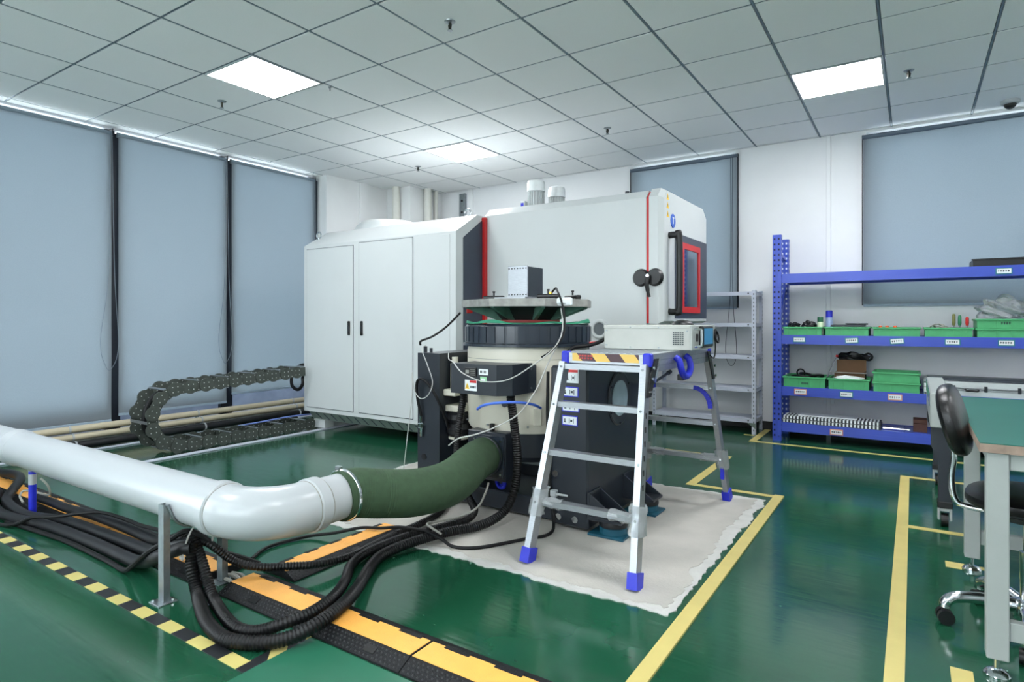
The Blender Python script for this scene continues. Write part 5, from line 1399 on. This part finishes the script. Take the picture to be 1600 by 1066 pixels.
solo('cable_tangle', MB().torus((-.87, 6.30, z3 + .085), (.1, .2, 1), .09, .012, 26, 8).torus((-.82, 6.31, z3 + .10), (.3, -.1, 1), .075, .011, 26, 8).torus((-.76, 6.32, z3 + .095), (-.2, .3, 1), .06, .011, 26, 8).torus((-.89, 6.33, z3 + .125), (.2, 1, .2), .035, .007, 22, 8), M_cable, 'tangled black cables in the left bin of the third shelf', 'cable')
t_ = thing('grabber_stick', 'thin grey stick with red tip leaning in the cable bin', 'stick', (-.70, 6.28, z3 + .01))
part(t_, 'stick', MB().cyl((-.70, 6.28, z3 + .01), (-.595, 6.40, z3 + .285), .006, n=8), M_alud)
part(t_, 'tip', MB().cyl((-.595, 6.40, z3 + .280), (-.591, 6.404, z3 + .30), .012, n=8), M_red)
cbx = thing('cardboard_box', 'open brown cardboard box in the second bin of the third shelf', 'box', (-.48, 6.36, z3 + .007))
w_ = .005
part(cbx, 'box_body', MB().box((-.60, 6.24, z3 + .007), (-.36, 6.24 + w_, z3 + .15)).box((-.60, 6.46, z3 + .007), (-.36, 6.46 + w_, z3 + .15)).box((-.60, 6.245, z3 + .007), (-.60 + w_, 6.46, z3 + .15)).box((-.36 - w_, 6.245, z3 + .007), (-.36, 6.46, z3 + .15)), M_brown)
part(cbx, 'box_flap', MB().box((-.60, 6.465, z3 + .15), (-.36, 6.470, z3 + .255)), M_brown)
part(cbx, 'box_flap', MB().box((-.64, 6.19, z3 + .150), (-.34, 6.24, z3 + .154)), M_iron)
lump('tool_bag', (-.47, 6.505, z3 + .275), (.115, .03, .05), M_black, 'black cloth bag draped over the open box', 'bag', 8)
solo('tape_reel', MB().torus((-.345, 6.50, z3 + .285), (0, 1, 0), .030, .010, 22, 8), M_black, 'black ring beside the cloth bag on the third shelf', 'ring')
lump('white_cloth', (-.48, 6.20, z3 + .105), (.11, .022, .022), M_paper, 'crumpled white cloth in front of the open box', 'cloth', 9)

# aluminium flight cases
def flight_case(x0, x1, y0, y1, z, h, label, detail=True):
    t_ = thing('flight_case', label, 'case', ((x0 + x1) / 2, (y0 + y1) / 2, z), 'aluminium flight cases')
    part(t_, 'case_body', MB().box((x0, y0, z), (x1, y1, z + h * .52), .004), mat('silver case skin', (206, 212, 214), .35, .35, var=.04))
    part(t_, 'case_lid', MB().box((x0, y0, z + h * .54), (x1, y1, z + h), .004), mat('silver case skin', (206, 212, 214), .35, .35, var=.04))
    part(t_, 'case_seam', MB().box((x0 + .004, y0 + .003, z + h * .52), (x1 - .004, y1 - .003, z + h * .54)), M_machedge)
    for xx in (x0, x1 - .03):
        part(t_, 'case_corner', MB().box((xx - .002, y0 - .003, z), (xx + .032, y0 + .02, z + h * .2), .003).box((xx - .002, y0 - .003, z + h * .8), (xx + .032, y0 + .02, z + h), .003), M_chrome)
    for k in range(3):
        xx = x0 + (x1 - x0) * (.24 + .26 * k)
        part(t_, 'case_latch', MB().box((xx, y0 - .006, z + h * .36), (xx + .022, y0, z + h * .76), .002), M_dark)
    part(t_, 'case_handle', MB().tube([(x0 + (x1 - x0) * .35, y0, z + h * .5), (x0 + (x1 - x0) * .355, y0 - .02, z + h * .44), (x0 + (x1 - x0) * .45, y0 - .022, z + h * .42), (x0 + (x1 - x0) * .455, y0, z + h * .5)], .008, 8, smooth=False), M_black)
    part(t_, 'case_rail', MB().box((x0 + .03, y0 - .004, z + h * .40), (x1 - .03, y0, z + h * .50), .001).box((x0 + .03, y0 - .004, z + h * .56), (x1 - .03, y0, z + h * .64), .001), M_alu)
flight_case(.075, .88, 6.17, 6.55, z3, .118, 'long silver flight case on the third shelf of the rack')
flight_case(.34, .86, 6.18, 6.52, z4, .105, 'silver flight case on the bottom shelf behind the bench')
solo('instrument_tray', MB().box((.10, 6.24, z3 + .1185), (.88, 6.55, z3 + .140), .004).box((.10, 6.24, z3 + .14), (.88, 6.25, z3 + .150)), mat('dark grey tray', (60, 66, 74), .4, .3), 'dark flat tray on top of the long flight case', 'tray')
# slotted bars stack on the bottom shelf
for k in range(6):
    y = 6.165 + .062 * k
    zb = z4 + (.0 if k % 2 == 0 else .0)
    t_ = thing('slotted_rail', ('white slotted mounting rail, front row', 'white slotted mounting rail, second row from the front', 'slotted rail, third row', 'slotted rail, fourth row', 'slotted rail, fifth row', 'slotted rail at the back')[k] + ' of the bottom shelf stack', 'rail', (-.63, y, zb), 'slotted rails on the bottom shelf')
    part(t_, 'rail_bar', MB().box((-1.02, y, zb), (-.235, y + .040, zb + .030), .002), M_dark)
    for j in range(27):
        part(t_, 'rail_tooth', MB().box((-1.018 + .029 * j, y - .002, zb + .008), (-1.005 + .029 * j, y + .042, zb + .034)), M_paper)
for k in range(4):
    y = 6.175 + .062 * k; zb = z4 + .036
    t_ = thing('slotted_rail', ('upper front slotted rail', 'upper second slotted rail', 'upper third slotted rail', 'upper rearmost slotted rail')[k] + ' lying across the bottom shelf stack', 'rail', (-.63, y, zb), 'slotted rails on the bottom shelf')
    part(t_, 'rail_bar', MB().box((-1.02, y, zb), (-.235, y + .040, zb + .026), .002), M_dark)
    for j in range(27):
        part(t_, 'rail_tooth', MB().box((-1.018 + .029 * j, y - .002, zb + .006), (-1.005 + .029 * j, y + .042, zb + .030)), M_paper)
solo('white_sheet', MB().box((-.90, 6.22, z4 + .068), (-.42, 6.42, z4 + .076), .002), M_paper, 'flat white panel on top of the slotted rails', 'panel')
solo('metal_rod', MB().cyl((-.22, 6.25, z4 + .014), (-.06, 6.25, z4 + .014), .013, n=14).cyl((-.06, 6.25, z4 + .014), (-.02, 6.25, z4 + .014), .008, n=10), M_chrome, 'short shiny rod beside the slotted rails', 'rod')
solo('brown_box', MB().box((.00, 6.26, z4), (.10, 6.40, z4 + .075), .002).box((.00, 6.26, z4 + .077), (.10, 6.40, z4 + .11), .002), mat('dark brown box', (84, 50, 38), .6), 'small dark brown box on the bottom shelf', 'box')
solo('black_tray', MB().box((.405, 6.17, DZ[0]), (1.0, 6.18, DZ[0] + .062)).box((.405, 6.54, DZ[0]), (1.0, 6.55, DZ[0] + .062)).box((.405, 6.18, DZ[0]), (.415, 6.54, DZ[0] + .062)).box((.99, 6.18, DZ[0]), (1.0, 6.54, DZ[0] + .062)).box((.415, 6.18, DZ[0]), (.99, 6.54, DZ[0] + .008)).box((.395, 6.16, DZ[0] + .054), (1.01, 6.17, DZ[0] + .064)), M_black, 'shallow black tray on the top rack level', 'tray')

# =================================================================== BENCH
be = thing('workbench', 'steel workbench with worn green top at the right edge', 'workbench', (.95, 2.95, 0))
bx0, bx1, by0, by1, bt = .175, 1.75, 2.415, 3.82, .745
part(be, 'bench_top', MB().box((bx0, by0, bt - .030), (bx1, by1, bt - .003)), M_edge)
part(be, 'bench_mat', MB().box((bx0 + .001, by0 + .001, bt - .003), (bx1 - .001, by1 - .001, bt)), M_tabletop)
for (lx, ly) in ((.193, 2.43), (.193, 3.41), (1.66, 2.43), (1.66, 3.41)):
    lg = part(be, 'leg', MB().box((lx, ly, .062), (lx + .058, ly + .058, bt - .031), .003), M_bench)
    part(lg, 'leveling_foot', MB().cyl((lx + .029, ly + .029, .02), (lx + .029, ly + .029, .062), .008, n=10).lathe([(.036, 0), (.036, .008), (.028, .018), (.012, .024)], (lx + .029, ly + .029, 0), n=24), M_chrome)
for ly in (2.44, 3.42):
    part(be, 'stretcher', MB().box((.251, ly, .125), (1.66, ly + .035, .185), .003), M_bench)
    part(be, 'apron', MB().box((.251, ly, bt - .085), (1.66, ly + .035, bt - .031), .003), M_bench)
for lx in (.205,):
    part(be, 'apron', MB().box((lx, 2.488, bt - .085), (lx + .035, 3.41, bt - .031), .003), M_bench)
part(be, 'apron_gusset', MB().prism([(2.488, bt - .085), (2.56, bt - .085), (2.488, bt - .20)], 'x', .200, .206), M_bench)
part(be, 'hanging_cable', MB().tube([(.30, 3.40, bt - .06), (.42, 3.36, bt - .10), (.56, 3.34, bt - .115), (.75, 3.36, bt - .07)], .008, 8), M_cable)

# =================================================================== CART behind the bench
ct = thing('instrument_cart', 'slim wheeled stand with light grey head and dark legs behind the bench', 'stand', (.125, 4.6, 0))
part(ct, 'cart_head', MB().box((.078, 4.03, .545), (.172, 5.16, .735), .006), M_bench)
part(ct, 'head_window', MB().box((.0745, 4.10, .655), (.0795, 5.08, .725)), mat('smoked panel', (96, 112, 116), .2))
for y in (4.06, 5.08):
    lg = part(ct, 'leg', MB().prism([(.082, .545), (.082, .44), (.115, .36), (.115, .13), (.175, .13), (.175, .36), (.19, .44), (.19, .545)], 'y', y, y + .075), M_dark)
    part(lg, 'leg_cuff', MB().box((.11, y - .003, .105), (.18, y + .078, .14), .003), M_black)
    ca = part(lg, 'caster_fork', MB().box((.112, y + .01, .035), (.124, y + .065, .105), .004).box((.166, y + .01, .035), (.178, y + .065, .105), .004).box((.124, y + .015, .085), (.166, y + .06, .105)), M_pvc)
    part(ca, 'caster_wheel', MB().cyl((.128, y + .037, .036), (.162, y + .037, .036), .036, n=20), M_black)
part(ct, 'side_beam', MB().box((.125, 4.135, .42), (.165, 5.08, .50), .003), M_dark)

# =================================================================== CHAIR
chr_ = thing('office_chair', 'black padded swivel chair with chrome star base under the bench', 'chair', (.345, 2.83, 0))
hx, hy = .345, 2.83
part(chr_, 'gas_column', MB().cyl((hx, hy, .10), (hx, hy, .30), .026, n=18).cyl((hx, hy, .30), (hx, hy, .43), .016, n=14), M_chrome)
part(chr_, 'hub', MB().lathe([(.045, .06), (.05, .08), (.045, .125), (.03, .13)], (hx, hy, 0), n=24), M_chrome)
for k in range(5):
    a = R(191 + 72 * k); d_ = Vector((math.cos(a), math.sin(a), 0))
    h0 = Vector((hx, hy, 0))
    arm = part(chr_, 'base_arm', MB().tube([h0 + d_ * .035 + Vector((0, 0, .105)), h0 + d_ * .12 + Vector((0, 0, .112)), h0 + d_ * .21 + Vector((0, 0, .105)), h0 + d_ * .245 + Vector((0, 0, .085)), h0 + d_ * .252 + Vector((0, 0, .062))], [.024] * 9 + [.021] * 8 + [.020] * 8 + [.019] * 8, 14), M_chrome)
    e = h0 + d_ * .25
    sd = Vector((-d_[1], d_[0], 0))
    cs_ = part(arm, 'caster', MB().cyl(e + sd * .006 + Vector((0, 0, .028)), e + sd * .024 + Vector((0, 0, .028)), .027, n=18).cyl(e - sd * .024 + Vector((0, 0, .028)), e - sd * .006 + Vector((0, 0, .028)), .027, n=18).cyl(e + Vector((0, 0, .028)), e + Vector((0, 0, .062)), .012, n=10), M_black)
fa = R(-7); fd_ = Vector((math.cos(fa), math.sin(fa), 0)); fs_ = Vector((-fd_[1], fd_[0], 0))
def cushion(c, ux, uy, uz, sx_, sy_, sz_, m_name, nu=28, nv=12, p=2.6):
    mb = MB(); v_ = []; f_ = []
    for j in range(nv + 1):
        ph = -math.pi / 2 + math.pi * j / nv
        for i in range(nu):
            th = 2 * math.pi * i / nu
            def sp(v, e): return math.copysign(abs(v) ** e, v)
            x = sx_ * sp(math.cos(ph), .5) * sp(math.cos(th), .8); y = sy_ * sp(math.cos(ph), .5) * sp(math.sin(th), .8); z = sz_ * sp(math.sin(ph), .7)
            v_.append(Vector(c) + ux * x + uy * y + uz * z)
    for j in range(nv):
        for i in range(nu):
            f_.append((j * nu + i, j * nu + (i + 1) % nu, (j + 1) * nu + (i + 1) % nu, (j + 1) * nu + i))
    return mb.add(v_, f_)
Zv = Vector((0, 0, 1))
part(chr_, 'seat', cushion(Vector((hx, hy, .485)) + fd_ * .02, fd_, fs_, Zv, .205, .21, .036, ''), M_leather)
part(chr_, 'seat_pan', MB().lathe([(.15, .430), (.165, .450)], (hx + .02, hy, 0), n=28), M_black)
bc = Vector((hx, hy, .755)) - fd_ * .215
tl = (Zv * math.cos(R(14)) - fd_ * math.sin(R(14)))
tn_ = fd_ * math.cos(R(14)) + Zv * math.sin(R(14))
part(chr_, 'backrest', cushion(bc, fs_, tl, tn_, .185, .135, .036, ''), M_leather)
part(chr_, 'back_support', MB().tube([bc - tl * .05 - tn_ * .035, bc - tl * .13 - tn_ * .035, Vector((hx, hy, .53)) - fd_ * .225, Vector((hx, hy, .455)) - fd_ * .215, Vector((hx, hy, .430)) - fd_ * .18, Vector((hx, hy, .428)) - fd_ * .06], .011, 12), M_chrome)
part(chr_, 'height_lever', MB().tube([Vector((hx, hy, .425)), Vector((hx, hy, .42)) - fs_ * .12, Vector((hx, hy, .415)) - fs_ * .19], .006, 8), M_black)
